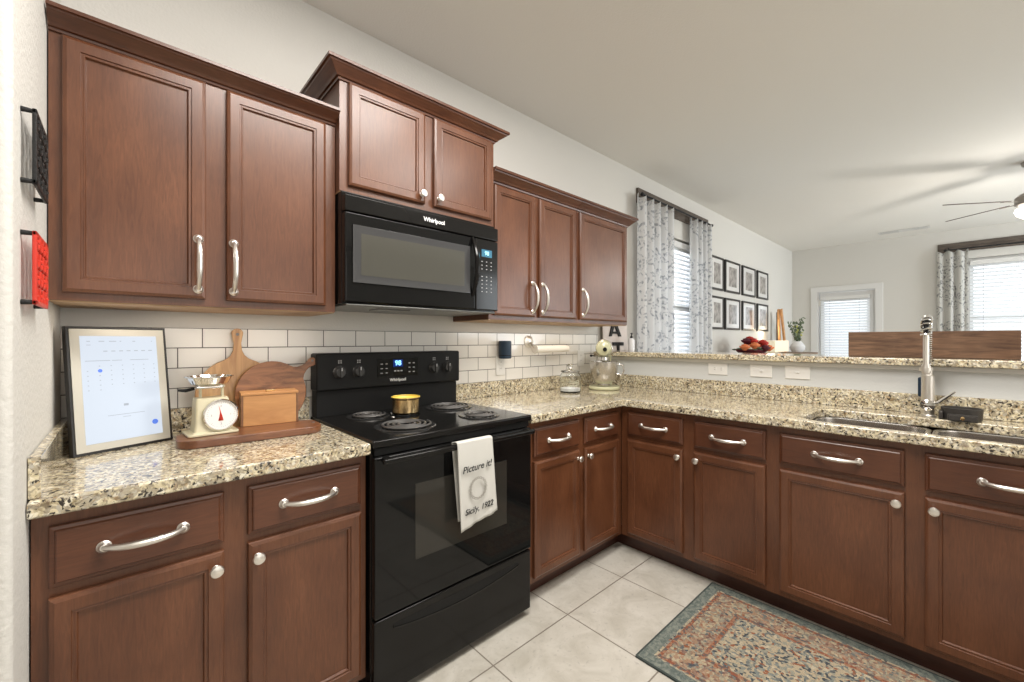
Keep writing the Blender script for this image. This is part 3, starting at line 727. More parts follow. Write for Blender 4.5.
# towel
t = thing('dish_towel', 'white cotton towel printed with black lettering hanging on the oven handle', 'towel', (1.16, -.71, .87))
def towel_sheet(b, x0, x1, zb, yoff, dx, front=True, z_top=.868, slant=0.0):
    nu, nv = 22, 30; g = []
    for j in range(nv + 1):
        f = j / nv; row = []
        for i in range(nu + 1):
            s_ = i / nu; z = z_top + (zb + slant * s_ - z_top) * f
            x = x0 + dx * f + (x1 + .012 * f - x0) * s_
            amp = .004 * (.4 + f); yy = yoff - amp * (1 + math.sin(s_ * 9 + .7 * f)) * .6 - .002 * math.sin(s_ * 23 + 2 * f) * f - .005 * f
            row.append(b.bm.verts.new((x, yy, z)))
        g.append(row)
    for j in range(nv):
        for i in range(nu): b.bm.faces.new((g[j][i], g[j + 1][i], g[j + 1][i + 1], g[j][i + 1]))
    return g
b = B()
g1 = towel_sheet(b, 1.080, 1.252, .533, -.709, .010, slant=.036)
g2 = towel_sheet(b, 1.080, 1.252, .560, -.672, .022, slant=-.02)
over = []
for k, (yy, zz) in enumerate(((-.709, .872), (-.703, .870), (-.69, .8695), (-.680, .8695))):
    pass
# saddle over the handle
prev = g1[0]
for yy, zz in ((-.7095, .868), (-.705, .8715), (-.697, .8725), (-.688, .8715), (-.6805, .868)):
    row = [b.bm.verts.new((v.co.x, yy, zz)) for v in g1[0]]
    for i in range(len(row) - 1): b.bm.faces.new((prev[i], prev[i + 1], row[i + 1], row[i]))
    prev = row
for i in range(len(prev) - 1): b.bm.faces.new((prev[i], prev[i + 1], g2[0][i + 1], g2[0][i]))
o = build(b, 'cloth', M['towel'], t, angle=80); md = o.modifiers.new('s', 'SOLIDIFY'); md.thickness = .002; md.offset = 0
b = B(); tf = lambda x, z, r: Matrix.Translation((x, -.7235, z)) @ Matrix.Rotation(PI / 2, 4, 'X') @ Matrix.Rotation(r, 4, 'Z')
b.text('Picture it!', .036, tf(1.166, .768, .05), shear=.25, bold=.0004); build(b, 'lettering', M['ink'], t)
b = B(); b.text('Sicily, 1922', .031, tf(1.176, .606, .06), shear=.25, bold=.0003); build(b, 'lettering', M['ink'], t)
b = B()
for rr, zz in ((.040, 0), (.036, 0)):
    b.tube([(1.170 + rr * math.cos(a), -.7235, .685 + rr * 1.05 * math.sin(a)) for a in [2 * PI * k / 40 for k in range(40)]], .0007, 5, closed=True)
for k in range(20):
    a = 2 * PI * k / 20; cx, cz = 1.170 + .038 * math.cos(a), .685 + .040 * math.sin(a)
    b.tube([(cx + .007 * math.cos(a + .9 + 2 * PI * q / 8), -.7235, cz + .004 * math.sin(a + .9 + 2 * PI * q / 8)) for q in range(8)], .0006, 5, closed=True)
build(b, 'printed_wreath', M['inkg'], t)

# pot on glass coaster
t = thing('coaster', 'clear round glass trivet under the small brass pot on the cooktop', 'trivet', (1.112, -.255, .9205))
b = B(); b.lathe([(0, 0), (.062, 0), (.066, .003), (.066, .007), (.060, .009), (0, .008)], (0, 0, 0), n=40); o = build(b, 'glass_disc', M['glass'], t, local=True)
t = thing('brass_pot', 'small round brass pot with yellow inside standing on the cooktop', 'pot', (1.112, -.255, .9300))
b = B(); b.lathe([(0, 0), (.056, 0), (.060, .003), (.0605, .060), (.067, .067), (.067, .071), (.058, .071), (.0575, .010), (0, .008)], n=40); build(b, 'vessel', M['brass'], t, local=True)
b = B(); b.lathe([(0, .052), (.055, .052), (.0575, .058), (.0655, .0715), (.062, .0725), (.055, .062), (0, .056)], n=40); build(b, 'inner_coating', M['butter'], t, local=True)
# spoon rest-like wire ring on back-left
# ------------------------------------------------------------------ microwave
t = thing('microwave', 'black over-the-range microwave mounted above the stove', 'microwave', (1.155, -.2, 1.40))
ML, MR = .772, 1.548
b = B(); b.box(ML, MR, -.375, -.012, 1.403, 1.842, .003); build(b, 'body', M['black'], t)
b = B(); b.box(ML + .002, MR - .002, -.408, -.372, 1.760, 1.824, .005, 3); build(b, 'vent_grille', M['black'], t)
b = B(); b.text('Whirlpool', .026, fmat(1.170, -.4085, 1.792), bold=.0006); build(b, 'logo', M['logo'], t)
b = B(); b.box(ML + .002, 1.402, -.406, -.372, 1.410, 1.757, .006, 3); md_ = build(b, 'door', M['blackg'], t)
b = B(); ringpanel(b, A_map, .803, 1.366, 1.486, 1.709, .4075, [(0, 0), (0, .0045), (.003, .005), (.030, .0015)]); build(b, 'window_bezel', M['mwbezel'], md_, angle=20)
b = B(); b.box(.836, 1.334, -.4098, -.4030, 1.516, 1.679, 0); build(b, 'door_window', M['mwglass'], md_)
b = B(); pts = [(1.384, -.404 - .004 - .040 * math.sin(PI * i / 16), 1.475 + .28 * i / 16) for i in range(17)]; b.tube(pts, [.007 + .006 * math.sin(PI * i / 16) for i in range(17)], 10); build(b, 'door_handle', M['black'], md_)
b = B(); b.box(1.405, MR - .002, -.406, -.372, 1.410, 1.757, .005, 3); cp = build(b, 'control_panel', M['black'], t)
b = B(); b.box(1.440, 1.505, -.4075, -.4055, 1.672, 1.708, 0); build(b, 'display', plain('microwave_display', (.02, .1, .15), .3, emit=(.02, .07, .12), es=1.0), cp)
b = B(); b.text('98', .027, fmat(1.4725, -.4078, 1.690), bold=.0006); build(b, 'clock_digits', plain('mw_digits', (.2, .6, .8), .3, emit=(.45, .8, 1.0), es=.9), cp)
b = B()
for r_ in range(9):
    if r_ == 3: continue
    for c_ in range(3):
        z = 1.648 - r_ * .0185; b.box(1.439 + c_ * .029, 1.446 + c_ * .029, -.4070, -.4058, z - .002, z + .002)
build(b, 'keypad', M['keys'], cp)
b = B(); b.box(ML + .01, MR - .01, -.395, -.03, 1.396, 1.404, .003); b.box(.95, 1.10, -.32, -.22, 1.392, 1.397, .002); build(b, 'underside', plain('grey_underside', (.16, .16, .15), .3, .5), t)

# ------------------------------------------------------------------ things on the left counter
def frame_tilt(p0, yaw, lean): return Matrix.Translation(p0) @ Matrix.Rotation(yaw, 4, 'Z') @ Matrix.Rotation(-lean, 4, 'X')
p0 = Vector((.044, -.238, .9150)); yw = math.atan2(.101, .236)
t = thing('digital_calendar', 'black framed digital calendar with a lit white screen leaning in the left corner', 'screen', p0, yw)
t.rotation_euler = (-math.radians(7.5), 0, yw)
W_, H_ = .257, .392
b = B(); ringpanel(b, lambda s, d, z: (s, -d, z), 0, W_, 0, H_, -.022, [(0, 0), (0, .020), (.001, .022), (.006, .022), (.0065, .019), (.008, .018)]); build(b, 'frame', M['frameblack'], t, local=True, angle=20)
b = B(); b.box(.008, W_ - .008, -.0005, .004, .008, H_ - .008); build(b, 'mat_border', M['mat'], t, local=True)
sx0, sx1, sz0, sz1 = .030, W_ - .030, .030, H_ - .030
b = B(); b.box(sx0, sx1, -.0012, 0, sz0, sz1); scn = build(b, 'display', M['screen'], t, local=True)
mb = B()
def dot(bb, u, v, wd=.004, hg=.0016):
    x = sx0 + (sx1 - sx0) * u; z = sz1 - (sz1 - sz0) * v; bb.box(x - wd / 2, x + wd / 2, -.0018, -.0011, z - hg / 2, z + hg / 2)
hd_ = B(); nt_ = B()
for u, wd in ((.10, .008), (.26, .014), (.40, .018), (.50, .004), (.68, .008), (.93, .003)): dot(hd_, u, .05, wd, .0022)
dot(hd_, .10, .085, .010, .0016)
for k in range(7): dot(hd_, .30 + k * .1, .145, .010, .0026)
for u_, w_ in ((.20, .060), (.44, .025), (.74, .050)): tb = B(); dot(tb, u_, .235, w_, .0018); build(tb, 'section_bar', M['scrgrey'], scn, local=True)
for r_ in range(6):
    wk = B()
    for c_ in range(7):
        if (r_, c_) in ((1, 1),) or (r_ == 5 and c_ > 1) or (r_ == 0 and c_ < 1): continue
        dot(wk, .07 + c_ * .145, .285 + r_ * .045, .0032, .0022)
    build(wk, 'week_row', M['scrgrey'], scn, local=True)
dot(nt_, .52, .67, .012, .007); dot(nt_, .52, .76, .095, .0015); dot(nt_, .52, .785, .02, .0014)
build(hd_, 'header_text', M['scrgrey'], scn, local=True); build(nt_, 'note_text', M['scrgrey'], scn, local=True)
mb.lathe([(0, 0), (.0055, 0), (.0055, .0006), (0, .0006)], (sx0 + (sx1 - sx0) * .22, -.0012, sz1 - (sz1 - sz0) * .33), '-Y', n=16)
mb.lathe([(0, 0), (.0085, 0), (.0085, .0006), (0, .0006)], (sx0 + (sx1 - sx0) * .90, -.0012, sz1 - (sz1 - sz0) * .875), '-Y', n=20)
build(mb, 'buttons', M['scrblue'], scn, local=True)

t = thing('serving_board', 'dark red-brown rounded wooden board lying flat under the scale and box', 'board', (.50, -.275, .9145), math.radians(-3))
b = B(); b.plate(rrect(-.222, .215, -.088, .088, .055, 8), 0, .026, bev=.003); build(b, 'slab', M['acacia'], t, local=True)
b = B(); b.plate([(x, y) for x, y in arc((.197, 0), .007, 0, 2 * PI, 16)[:-1]], .0262, .0272); build(b, 'hanging_hole', M['slot'], t, local=True)
# kitchen scale
ZB = .9415
t = thing('kitchen_scale', 'cream vintage kitchen scale with round dial and steel tray', 'scale', (.375, -.238, ZB), math.radians(4))
t.scale = (.93, .93, .97)
b = B(); b.plate(rrect(-.078, .078, -.062, .062, .012, 4), 0, .008, bev=.002)
# tapered housing
rr = []
for z, hx, hy in ((.006, .066, .050), (.012, .058, .044), (.045, .053, .040), (.118, .051, .037), (.126, .048, .034), (.127, .044, .030)):
    rr.append([b.bm.verts.new((x, y, z)) for x, y in rrect(-hx, hx, -hy, hy, .008, 3)])
fs = []
for R0, R1 in zip(rr, rr[1:]):
    for k in range(len(R0)): fs.append(b.bm.faces.new((R0[k], R0[(k + 1) % len(R0)], R1[(k + 1) % len(R0)], R1[k])))
fs.append(b.bm.faces.new(rr[-1])); fs.append(b.bm.faces.new(rr[0][::-1]))
build(b, 'housing', M['cream'], t, local=True)
b = B(); b.lathe([(0, 0), (.054, 0), (.056, .004), (.056, .014), (.052, .018), (.050, .016), (.048, .010), (0, .010)], (.022, -.038, .066), '-Y', n=48); rim = build(b, 'dial_rim', M['chrome'], t, local=True)
b = B(); b.lathe([(0, .0), (.0485, 0), (.0485, .0015), (0, .0015)], (.022, -.0485, .066), '-Y', n=48); df = build(b, 'dial_face', M['dial'], t, local=True)
b = B()
for k in range(40):
    a = 2 * PI * k / 40; r1 = .045; r0 = .041 if k % 5 else .038
    c_, s_ = math.cos(a), math.sin(a); b.tube([(.022 + r0 * c_, -.0503, .066 + r0 * s_), (.022 + r1 * c_, -.0503, .066 + r1 * s_)], .0004, 4)
for (tx, dx, dz) in (('0', 0, .031), ('1', .030, 0), ('2', 0, -.031), ('3', -.030, 0)): b.text(tx, .010, fmat(.022 + dx, -.0504, .066 + dz), ext=.0002)
build(b, 'dial_marks', M['grey'], df, local=True)
b = B(); b.bm.faces.new([b.bm.verts.new(p) for p in ((.022 - .009, -.0515, .046), (.022 + .007, -.0515, .046), (.022 + .003, -.0515, .064), (.0205, -.0515, .078), (.0145, -.0515, .100), (.0185, -.0515, .076), (.0165, -.0515, .062))])
o = build(b, 'needle', M['redp'], df, local=True); md = o.modifiers.new('s', 'SOLIDIFY'); md.thickness = .001
b = B()
for sx_ in (-.036, .032): b.box(sx_, sx_ + .008, -.006, .006, .120, .168, .002)
b.box(-.040, .044, -.006, .006, .160, .168, .002); build(b, 'tray_support', M['cream'], t, local=True)
b = B(); b.lathe([(0, .166), (.036, .166), (.058, .176), (.070, .198), (.076, .200), (.076, .203), (.069, .2025), (.056, .180), (.035, .170), (0, .170)], (-.004, 0, 0), n=44, sy=.9)
b.box(-.045, .037, -.012, .012, .158, .167, .002); build(b, 'tray', M['chrome'], t, local=True)
b = B(); b.tube([(-.050, .0, .160), (-.075, .0, .155), (-.098, .0, .158)], [.005, .006, .004], 8); build(b, 'side_handle', M['blackm'], t, local=True)
# wooden box
t = thing('recipe_box', 'small honey-coloured wooden box with a metal label clip on its lid', 'box', (.570, -.170, ZB), math.radians(-7))
b = B(); b.box(-.0879, .0879, -.046, -.040, 0, .112, .001); b.box(-.0879, .0879, .040, .046, 0, .112, .001); b.box(-.082, .082, -.0398, .0398, 0, .008)
build(b, 'box_body', M['boxwood'], t, local=True)
for sx_ in (-1, 1): b = B(); b.box(sx_ * .088, sx_ * .0955, -.047, .047, 0, .112, .001); build(b, 'end_panel', M['boxside'], t, local=True)
b = B(); b.box(-.096, .096, -.048, .048, .1125, .123, .002); build(b, 'lid', M['boxwood'], t, local=True)
b = B(); b.box(-.014, .018, -.030, -.012, .1232, .131, .003); build(b, 'lid_clip', M['brass'], t, local=True)
# round paddles
def leaning(name, label, x, zc, r, outline, y0, lean, mat, cat='cutting board'):
    t = thing(name, label, cat, (x, y0, .9148)); t.rotation_euler = (-lean, 0, 0)
    b = B(); b.plate(outline, 0, .015, bev=.003, mat=Matrix.Rotation(PI / 2, 4, 'X') @ Matrix.Identity(4)); build(b, 'blade', mat, t, local=True)
    return t
def paddle(r, ha, hl, hw, hole=True):
    n = 40; g = math.asin(min(.9, (hw * 2.3) / r)); pts = [(r * math.cos(a), r + r * math.sin(a)) for a in [ha + g + (2 * PI - 2 * g) * i / n for i in range(n + 1)]]
    d_ = Vector((math.cos(ha), math.sin(ha))); nn = Vector((-d_.y, d_.x)); c = Vector((0, r))
    # right side neck (at angle ha-g) then handle tip then back
    h1 = [c + d_ * (r * .985) - nn * hw * 1.7, c + d_ * (r + .010) - nn * hw * 1.15, c + d_ * (r + .030) - nn * hw * .72, c + d_ * (r + hl * .5) - nn * hw * .62, c + d_ * (r + hl - hw) - nn * hw * .95]
    tip = [c + d_ * (r + hl - hw) + d_ * hw * math.sin(a) - nn * hw * math.cos(a) for a in [PI * i / 8 for i in range(1, 8)]]
    h2 = [c + d_ * (r + hl - hw) + nn * hw * .95, c + d_ * (r + hl * .5) + nn * hw * .62, c + d_ * (r + .030) + nn * hw * .72, c + d_ * (r + .010) + nn * hw * 1.15, c + d_ * (r * .985) + nn * hw * 1.7]
    return [tuple(p) for p in pts] + [tuple(p) for p in h1 + tip + h2]
t = leaning('paddle_board', 'light wooden paddle cutting board standing upright, handle up, against the tiles', .487, 0, .11, paddle(.138, PI / 2, .118, .021), -.052, math.radians(4.5), M['olive'])
b = B(); b.lathe([(0, -.001), (.006, -.001), (.006, .0165), (0, .0165)], (0, 0, .370), '-Y', n=16); build(b, 'hanging_hole', M['slot'], t, local=True)
t = leaning('paddle_board', 'darker round wooden cutting board leaning behind the box, handle pointing right', .600, 0, .13, paddle(.130, math.radians(38), .088, .019), -.082, math.radians(4), M['acacia2'])
b = B(); b.lathe([(0, -.001), (.005, -.001), (.005, .0165), (0, .0165)], (.134 * math.cos(.663) + .066 * math.cos(.663), 0, .134 + .200 * math.sin(.663)), '-Y', n=16); build(b, 'hanging_hole', M['slot'], t, local=True)

# trivets on the left wall
def trivet(label, yc, zc, h, mat, group=None):
    t = thing('wall_trivet', label, 'trivet', (.020, yc, zc)); hw = .088; hh = h / 2
    b = B(); x0, x1 = -.004, .003
    for (y0, y1, z0, z1) in ((-hw, hw, hh - .010, hh), (-hw, hw, -hh, -hh + .010), (-hw, -hw + .010, -hh, hh), (hw - .010, hw, -hh, hh)): b.box(x0, x1, y0, y1, z0, z1, .002)
    for i in range(4):
        for j in range(4):
            cy, cz = -hw + .022 + i * (2 * hw - .044) / 3, -hh + .020 + j * (2 * hh - .04) / 3
            b.tube([(0, cy + .018 * math.cos(a), cz + .0155 * math.sin(a)) for a in [2 * PI * k / 14 for k in range(14)]], .0034, 6, closed=True)
            if (i + j) % 2: b.ball((0, cy, cz), .0065, 1)
            else: b.tube([(0, cy - .016, cz), (0, cy + .016, cz)], .003, 6); b.tube([(0, cy, cz - .014), (0, cy, cz + .014)], .003, 6)
    build(b, 'lattice', mat, t, local=True)
    for y in (-hw + .006, hw - .006):
        for z in (-hh + .005, hh - .005):
            f = B(); f.lathe([(0, 0), (.0055, 0), (.0045, .016), (0, .016)], (-.0195, y, z), 'X', n=12); build(f, 'foot', M['iron'], t, local=True)
trivet('black cast-iron trivet hanging on the left wall above the red one', -.628, 1.660, .155, M['iron'])
trivet('red cast-iron trivet hanging on the left wall below the black one', -.628, 1.410, .152, M['red'])

# ------------------------------------------------------------------ stove wall small items
def outlet(name, label, axis, a, z, wdt, hgt, kind='duplex', face=0.0):
    if axis == 'A': t = thing(name, label, 'outlet' if kind == 'duplex' else 'switch', (a, face, z)); rot = 0
    else: t = thing(name, label, 'outlet' if kind == 'duplex' else 'switch', (face, a, z), -PI / 2)
    b = B(); b.box(-wdt / 2, wdt / 2, -.006, 0, -hgt / 2, hgt / 2, .003, 3); build(b, 'cover_plate', M['plate'], t, local=True)
    horiz = wdt > hgt
    if kind == 'duplex':
        for s_ in (-1, 1):
            c = (s_ * .020, 0) if horiz else (0, s_ * .020)
            b = B(); b.lathe([(0, 0), (.0145, 0), (.0145, .0018), (0, .0018)], (c[0], -.006, c[1]), '-Y', n=24); r_ = build(b, 'receptacle', M['plate'], t, local=True)
            b = B()
            for q in (-1, 1):
                if horiz: b.box(c[0] - .001, c[0] + .007, -.0083, -.0075, c[1] + q * .006 - .001, c[1] + q * .006 + .001)
                else: b.box(c[0] + q * .006 - .001, c[0] + q * .006 + .001, -.0083, -.0075, c[1] - .001, c[1] + .007)
            build(b, 'slots', M['slot'], r_, local=True)
    else:
        b = B(); b.box(-.012, .012, -.0085, -.006, -.006, .006, .001); b.box(-.005, .008, -.0145, -.008, -.003, .003, .001); build(b, 'toggle', M['slot'] if False else M['plate'], t, local=True)
        b = B()
        for q in (-1, 1): b.lathe([(0, 0), (.003, 0), (.003, .001), (0, .001)], (q * (.034), -.006, 0), '-Y', n=10)
        build(b, 'screws', M['nickel'], t, local=True)
outlet('wall_outlet', 'white outlet in the tile below the dark blue plug-in device', 'A', 1.907, 1.100, .075, .118, face=-.0095)
outlet('wall_outlet', 'white outlet in the tile above the glass jar', 'A', 2.725, 1.125, .078, .12, face=-.0095)
outlet('wall_outlet', 'white horizontal double outlet on the half wall nearest the corner', 'P', -.937, 1.079, .118, .074, face=2.9495)
outlet('wall_switch', 'white switch plate on the half wall, middle of the three plates', 'P', -1.185, 1.079, .118, .074, 'sw', face=2.9495)
outlet('wall_switch', 'white switch plate on the half wall, nearest the faucet', 'P', -1.369, 1.080, .120, .074, 'sw', face=2.9495)
t = thing('plug_in_device', 'dark blue cylinder plugged into the outlet on the tile right of the range', 'air freshener', (1.915, -.048, 1.147))
b = B(); b.lathe([(0, 0), (.036, 0), (.040, .004), (.040, .106), (.037, .111), (0, .112)], n=32); build(b, 'shell', M['navy'], t, local=True)
b = B(); b.box(-.018, .018, .030, .0375, .004, .05, .002); build(b, 'plug', M['plate'], t, local=True)
b = B(); b.lathe([(.0402, .018), (.041, .020), (.0402, .022)], n=32); build(b, 'seam_ring', M['blackm'], t, local=True)
# roll holder
t = thing('roll_holder', 'brushed metal holder on the tiles with a slim cream paper roll', 'paper towel holder', (2.16, -.010, 1.245))
b = B(); b.lathe([(0, 0), (.040, 0), (.040, .006), (.030, .012), (.012, .018), (0, .019)], (2.160, -.0095, 1.252), '-Y', n=28)
b.tube([(2.160, -.012, 1.250), (2.158, -.035, 1.238), (2.152, -.066, 1.214), (2.156, -.080, 1.206)], [.009, .008, .007, .008], 10)
b.lathe([(0, 0), (.030, 0), (.030, .008), (.012, .010), (0, .010)], (2.150, -.080, 1.203), 'X', n=28)
b.tube([(2.155, -.080, 1.203), (2.495, -.080, 1.203)], .005, 10); b.lathe([(0, 0), (.009, .002), (.012, .010), (.009, .018), (0, .020)], (2.478, -.080, 1.203), 'X', n=16); build(b, 'bracket', M['nickel'], t)
b = B(); b.lathe([(.006, 0), (.023, 0), (.023, .318), (.006, .318), (.006, 0)], (2.162, -.080, 1.203), 'X', n=28); build(b, 'paper_roll', M['roll'], t)
# jar
t = thing('glass_jar', 'clear lidded glass jar with white contents at the bottom, left of the mixer', 'jar', (2.352, -.215, .9146))
b = B(); b.lathe([(0, 0), (.064, 0), (.070, .006), (.071, .10), (.066, .118), (.058, .128), (.058, .134), (.0555, .134), (.0555, .126), (.0635, .115), (.0685, .10), (.0675, .010), (.060, .006), (0, .006)], n=44); build(b, 'vessel', M['glass'], t, local=True)
b = B(); b.lathe([(0, .0065), (.0665, .0105), (.0672, .028), (0, .032)], n=40); build(b, 'contents', M['sugar'], t, local=True)
b = B(); b.lathe([(0, .135), (.062, .135), (.064, .139), (.060, .144), (.018, .150), (.010, .156), (.010, .162), (.020, .172), (.021, .182), (.012, .190), (0, .191)], n=40); build(b, 'lid', M['glass'], t, local=True)
# stand mixer: faces local -Y
t = thing('stand_mixer', 'pistachio cream stand mixer with a steel bowl in the counter corner', 'mixer', (2.688, -.252, .9146), math.radians(-58))
t.scale = (1, 1, 1.06)
b = B(); b.plate([(x * 1, y) for x, y in rrect(-.108, .108, -.125, .125, .09, 10)], 0, .022, bev=.008); build(b, 'base', M['mixercream'], t, local=True)
b = B(); rr = []
for z, hx, y0, y1 in ((.018, .058, .03, .12), (.05, .048, .05, .118), (.12, .042, .062, .115), (.19, .045, .05, .118), (.225, .05, .03, .12)):
    rr.append([b.bm.verts.new((x, y, z)) for x, y in rrect(-hx, hx, y0, y1, .028, 5)])
for R0, R1 in zip(rr, rr[1:]):
    for k in range(len(R0)): b.bm.faces.new((R0[k], R0[(k + 1) % len(R0)], R1[(k + 1) % len(R0)], R1[k]))
b.bm.faces.new(rr[0][::-1]); b.bm.faces.new(rr[-1]); build(b, 'column', M['mixercream'], t, local=True)
b = B(); hd = [(0, 0), (.026, .002), (.045, .012), (.054, .035), (.058, .08), (.058, .16), (.054, .22), (.042, .262), (.02, .28), (0, .282)]
b.lathe(hd, (0, -.135, .274), 'Y', n=36, sy=1, sx=1.0); head = build(b, 'motor_head', M['mixercream'], t, local=True)
b = B(); b.lathe([(0, 0), (.014, 0), (.014, .010), (.010, .013), (0, .013)], (.012, -.133, .268), '-Y', n=20); build(b, 'hub_cover', M['blackm'], t, local=True)
b = B(); b.lathe([(0, .0), (.032, 0), (.040, .004), (.040, .024), (.030, .028), (0, .028)], (0, -.055, .192), n=32); b.lathe([(0, 0), (.008, 0), (.008, .06), (0, .06)], (0, -.055, .130), n=12); build(b, 'beater_shaft', M['chrome'], t, local=True)
b = B(); b.lathe([(.0, .028), (.045, .028), (.046, .034), (.040, .038), (.068, .060), (.088, .10), (.098, .15), (.101, .185), (.105, .187), (.105, .190), (.098, .190), (.094, .150), (.084, .102), (.064, .064), (.03, .044), (0, .042)], (0, -.045, -.004), n=44)
bo = build(b, 'mixing_bowl', M['steel'], t, local=True)
b = B(); b.tube([(.088, -.045, .105), (.125, -.048, .100), (.138, -.05, .130), (.130, -.05, .165), (.098, -.046, .170)], .006, 8); build(b, 'bowl_handle', M['steel'], bo, local=True)
b = B(); b.tube([(-.064, .02, .220), (-.090, .02, .222)], .004, 8); b.ball((-.094, .02, .222), .009, 2); build(b, 'speed_lever', M['blackm'], t, local=True)
b = B(); b.lathe([(.0577, .0), (.0592, .002), (.0592, .012), (.0577, .014)], (0, -.02, .274), 'Y', n=36); build(b, 'trim_band', M['chrome'], t, local=True)
b = B(); cpts = []
for i in range(60):
    a = i / 59 * 4 * PI; cpts.append((2.530 + .045 * math.cos(a), -.105 + .038 * math.sin(a), .922 + .05 * (i / 59) + .006 * math.sin(a * 1.5)))
cpts += [(2.57, -.095, .965), (2.585, -.09, .94), (2.59, -.085, .92)]
b.tube(cpts, .0035, 8); tag(build(b, 'power_cord', M['cable']), 'coiled cream electric cord between the glass jar and the mixer', 'cord')

# ------------------------------------------------------------------ on the bar
t = thing('wooden_trough', 'long rustic weathered wood trough standing on the granite bar behind the faucet', 'planter', (3.115, -1.878, 1.1755), math.radians(-90))
hl = .300
b = B(); rot = None
for y0 in (-.055, .043): b.box(-hl, hl, y0, y0 + .012, .0, .130, .002)
for x0 in (-hl, hl - .012): b.box(x0, x0 + .012, -.0435, .0435, 0, .128, .002)
b.box(-hl + .012, hl - .012, -.043, .043, 0, .010); build(b, 'box', M['barn'], t, local=True)

t = thing('letter_sign', 'pale board with dark letters A and T standing at the bar end near the cabinet', 'sign', (3.15, -.045, 1.1755)); 
t.rotation_euler = (-math.radians(3), 0, math.radians(-4))
b = B(); b.box(-.165, .155, -.008, .0, 0, .36, .002); build(b, 'board', M['board'], t, local=True)
def letter(b, polys):
    for p in polys: b.plate(p, .0085, .020, mat=Matrix.Rotation(PI / 2, 4, 'X'))
b = B(); s_ = 1
ax, az = -.020, .118
letter(b, [[(ax - .075, az), (ax - .048, az), (ax - .002, az + .095), (ax - .012, az + .115), (ax - .028, az + .115)],
           [(ax + .048, az), (ax + .080, az), (ax + .022, az + .115), (ax - .012, az + .115), (ax - .002, az + .095)],
           [(ax - .050, az + .022), (ax + .045, az + .022), (ax + .036, az + .040), (ax - .040, az + .040)]]); build(b, 'letter_a', M['ink'], t, local=True)
b = B(); letter(b, [[(ax - .035, .042), (ax + .105, .042), (ax + .105, .070), (ax - .035, .070)], [(ax + .022, .002), (ax + .048, .002), (ax + .048, .042), (ax + .022, .042)]]); build(b, 'letter_t', M['ink'], t, local=True)
t = thing('soap_bottle', 'small white pump bottle with black nozzle on the bar beside the letter sign', 'bottle', (3.225, -.145, 1.1755))
b = B(); b.lathe([(0, 0), (.024, 0), (.026, .004), (.026, .085), (.020, .098), (.010, .104), (0, .104)], n=28); build(b, 'body', M['ceramic'], t, local=True)
b = B(); b.lathe([(0, .1045), (.011, .1045), (.011, .118), (.004, .120), (.004, .138), (.008, .139), (.008, .146), (0, .147)], n=16); b.tube([(0, 0, .142), (-.018, -.018, .142), (-.026, -.026, .137)], .003, 8); build(b, 'pump', M['blackm'], t, local=True)

# ------------------------------------------------------------------ rug
RX0, RX1, RY1, RY0 = 1.648, 2.395, -1.120, -2.35
b = B(); b.plate(rrect(RX0, RX1, RY0, RY1, .006, 2), .0005, .009, bev=.002); o = build(b, 'rug', rug_mat(RX0, RX1, RY0, RY1)); tag(o, 'traditional patterned runner rug in rust, beige and grey-green before the sink', 'rug')

# ------------------------------------------------------------------ living room, curtains
def curtain(name, label, axis, a0, a1, z0, z1, face, folds, mat, group=None, tie=0.0, outv=-1, seed=1):
    rnd = random.Random(seed)
    t = thing(name, label, 'curtain', ((a0 + a1) / 2, face, z1) if axis == 'X' else (face, (a0 + a1) / 2, z1), 0, group)
    b = B(); nu, nv = folds * 14, 26; ph = [rnd.uniform(-.5, .5) for _ in range(folds + 2)]; g = []
    for j in range(nv + 1):
        f = j / nv; z = z1 - (z1 - z0) * f; row = []
        for i in range(nu + 1):
            s_ = i / nu; q = s_ * folds; k = int(min(q, folds - 1)); am = .030 + .014 * ph[k] + .012 * f
            off = am * math.sin(2 * PI * q + ph[k] * f * .6); c_ = a0 + (a1 - a0) * (s_ + .018 * math.sin(2 * PI * q * 1 + 1) + tie * (s_ - .5) * math.sin(PI * min(1, f * 1.2)) * .3)
            zz = z + (.016 * math.cos(2 * PI * q) if j == 0 else 0)
            row.append(b.bm.verts.new((c_, face + off, zz) if axis == 'X' else (face + off, c_, zz)))
        g.append(row)
    for j in range(nv):
        for i in range(nu): b.bm.faces.new((g[j][i], g[j + 1][i], g[j + 1][i + 1], g[j][i + 1]))
    o = build(b, 'fabric', mat, t, angle=80); md = o.modifiers.new('s', 'SOLIDIFY'); md.thickness = .002
    return t
curtain('curtain', 'sheer floral curtain panel nearest the kitchen cabinets', 'X', 3.43, 4.06, .04, 2.530, -.085, 5, M['curt'], seed=3)
curtain('curtain', 'sheer floral curtain panel hanging right beside the picture frames', 'X', 4.48, 4.93, .04, 2.530, -.085, 4, M['curt'], seed=5)
curtain('curtain', 'cream floral curtain panel at the left of the far right window', 'Y', -2.04, -1.745, .04, 2.475, XF - .09, 3, M['curt2'], seed=8)
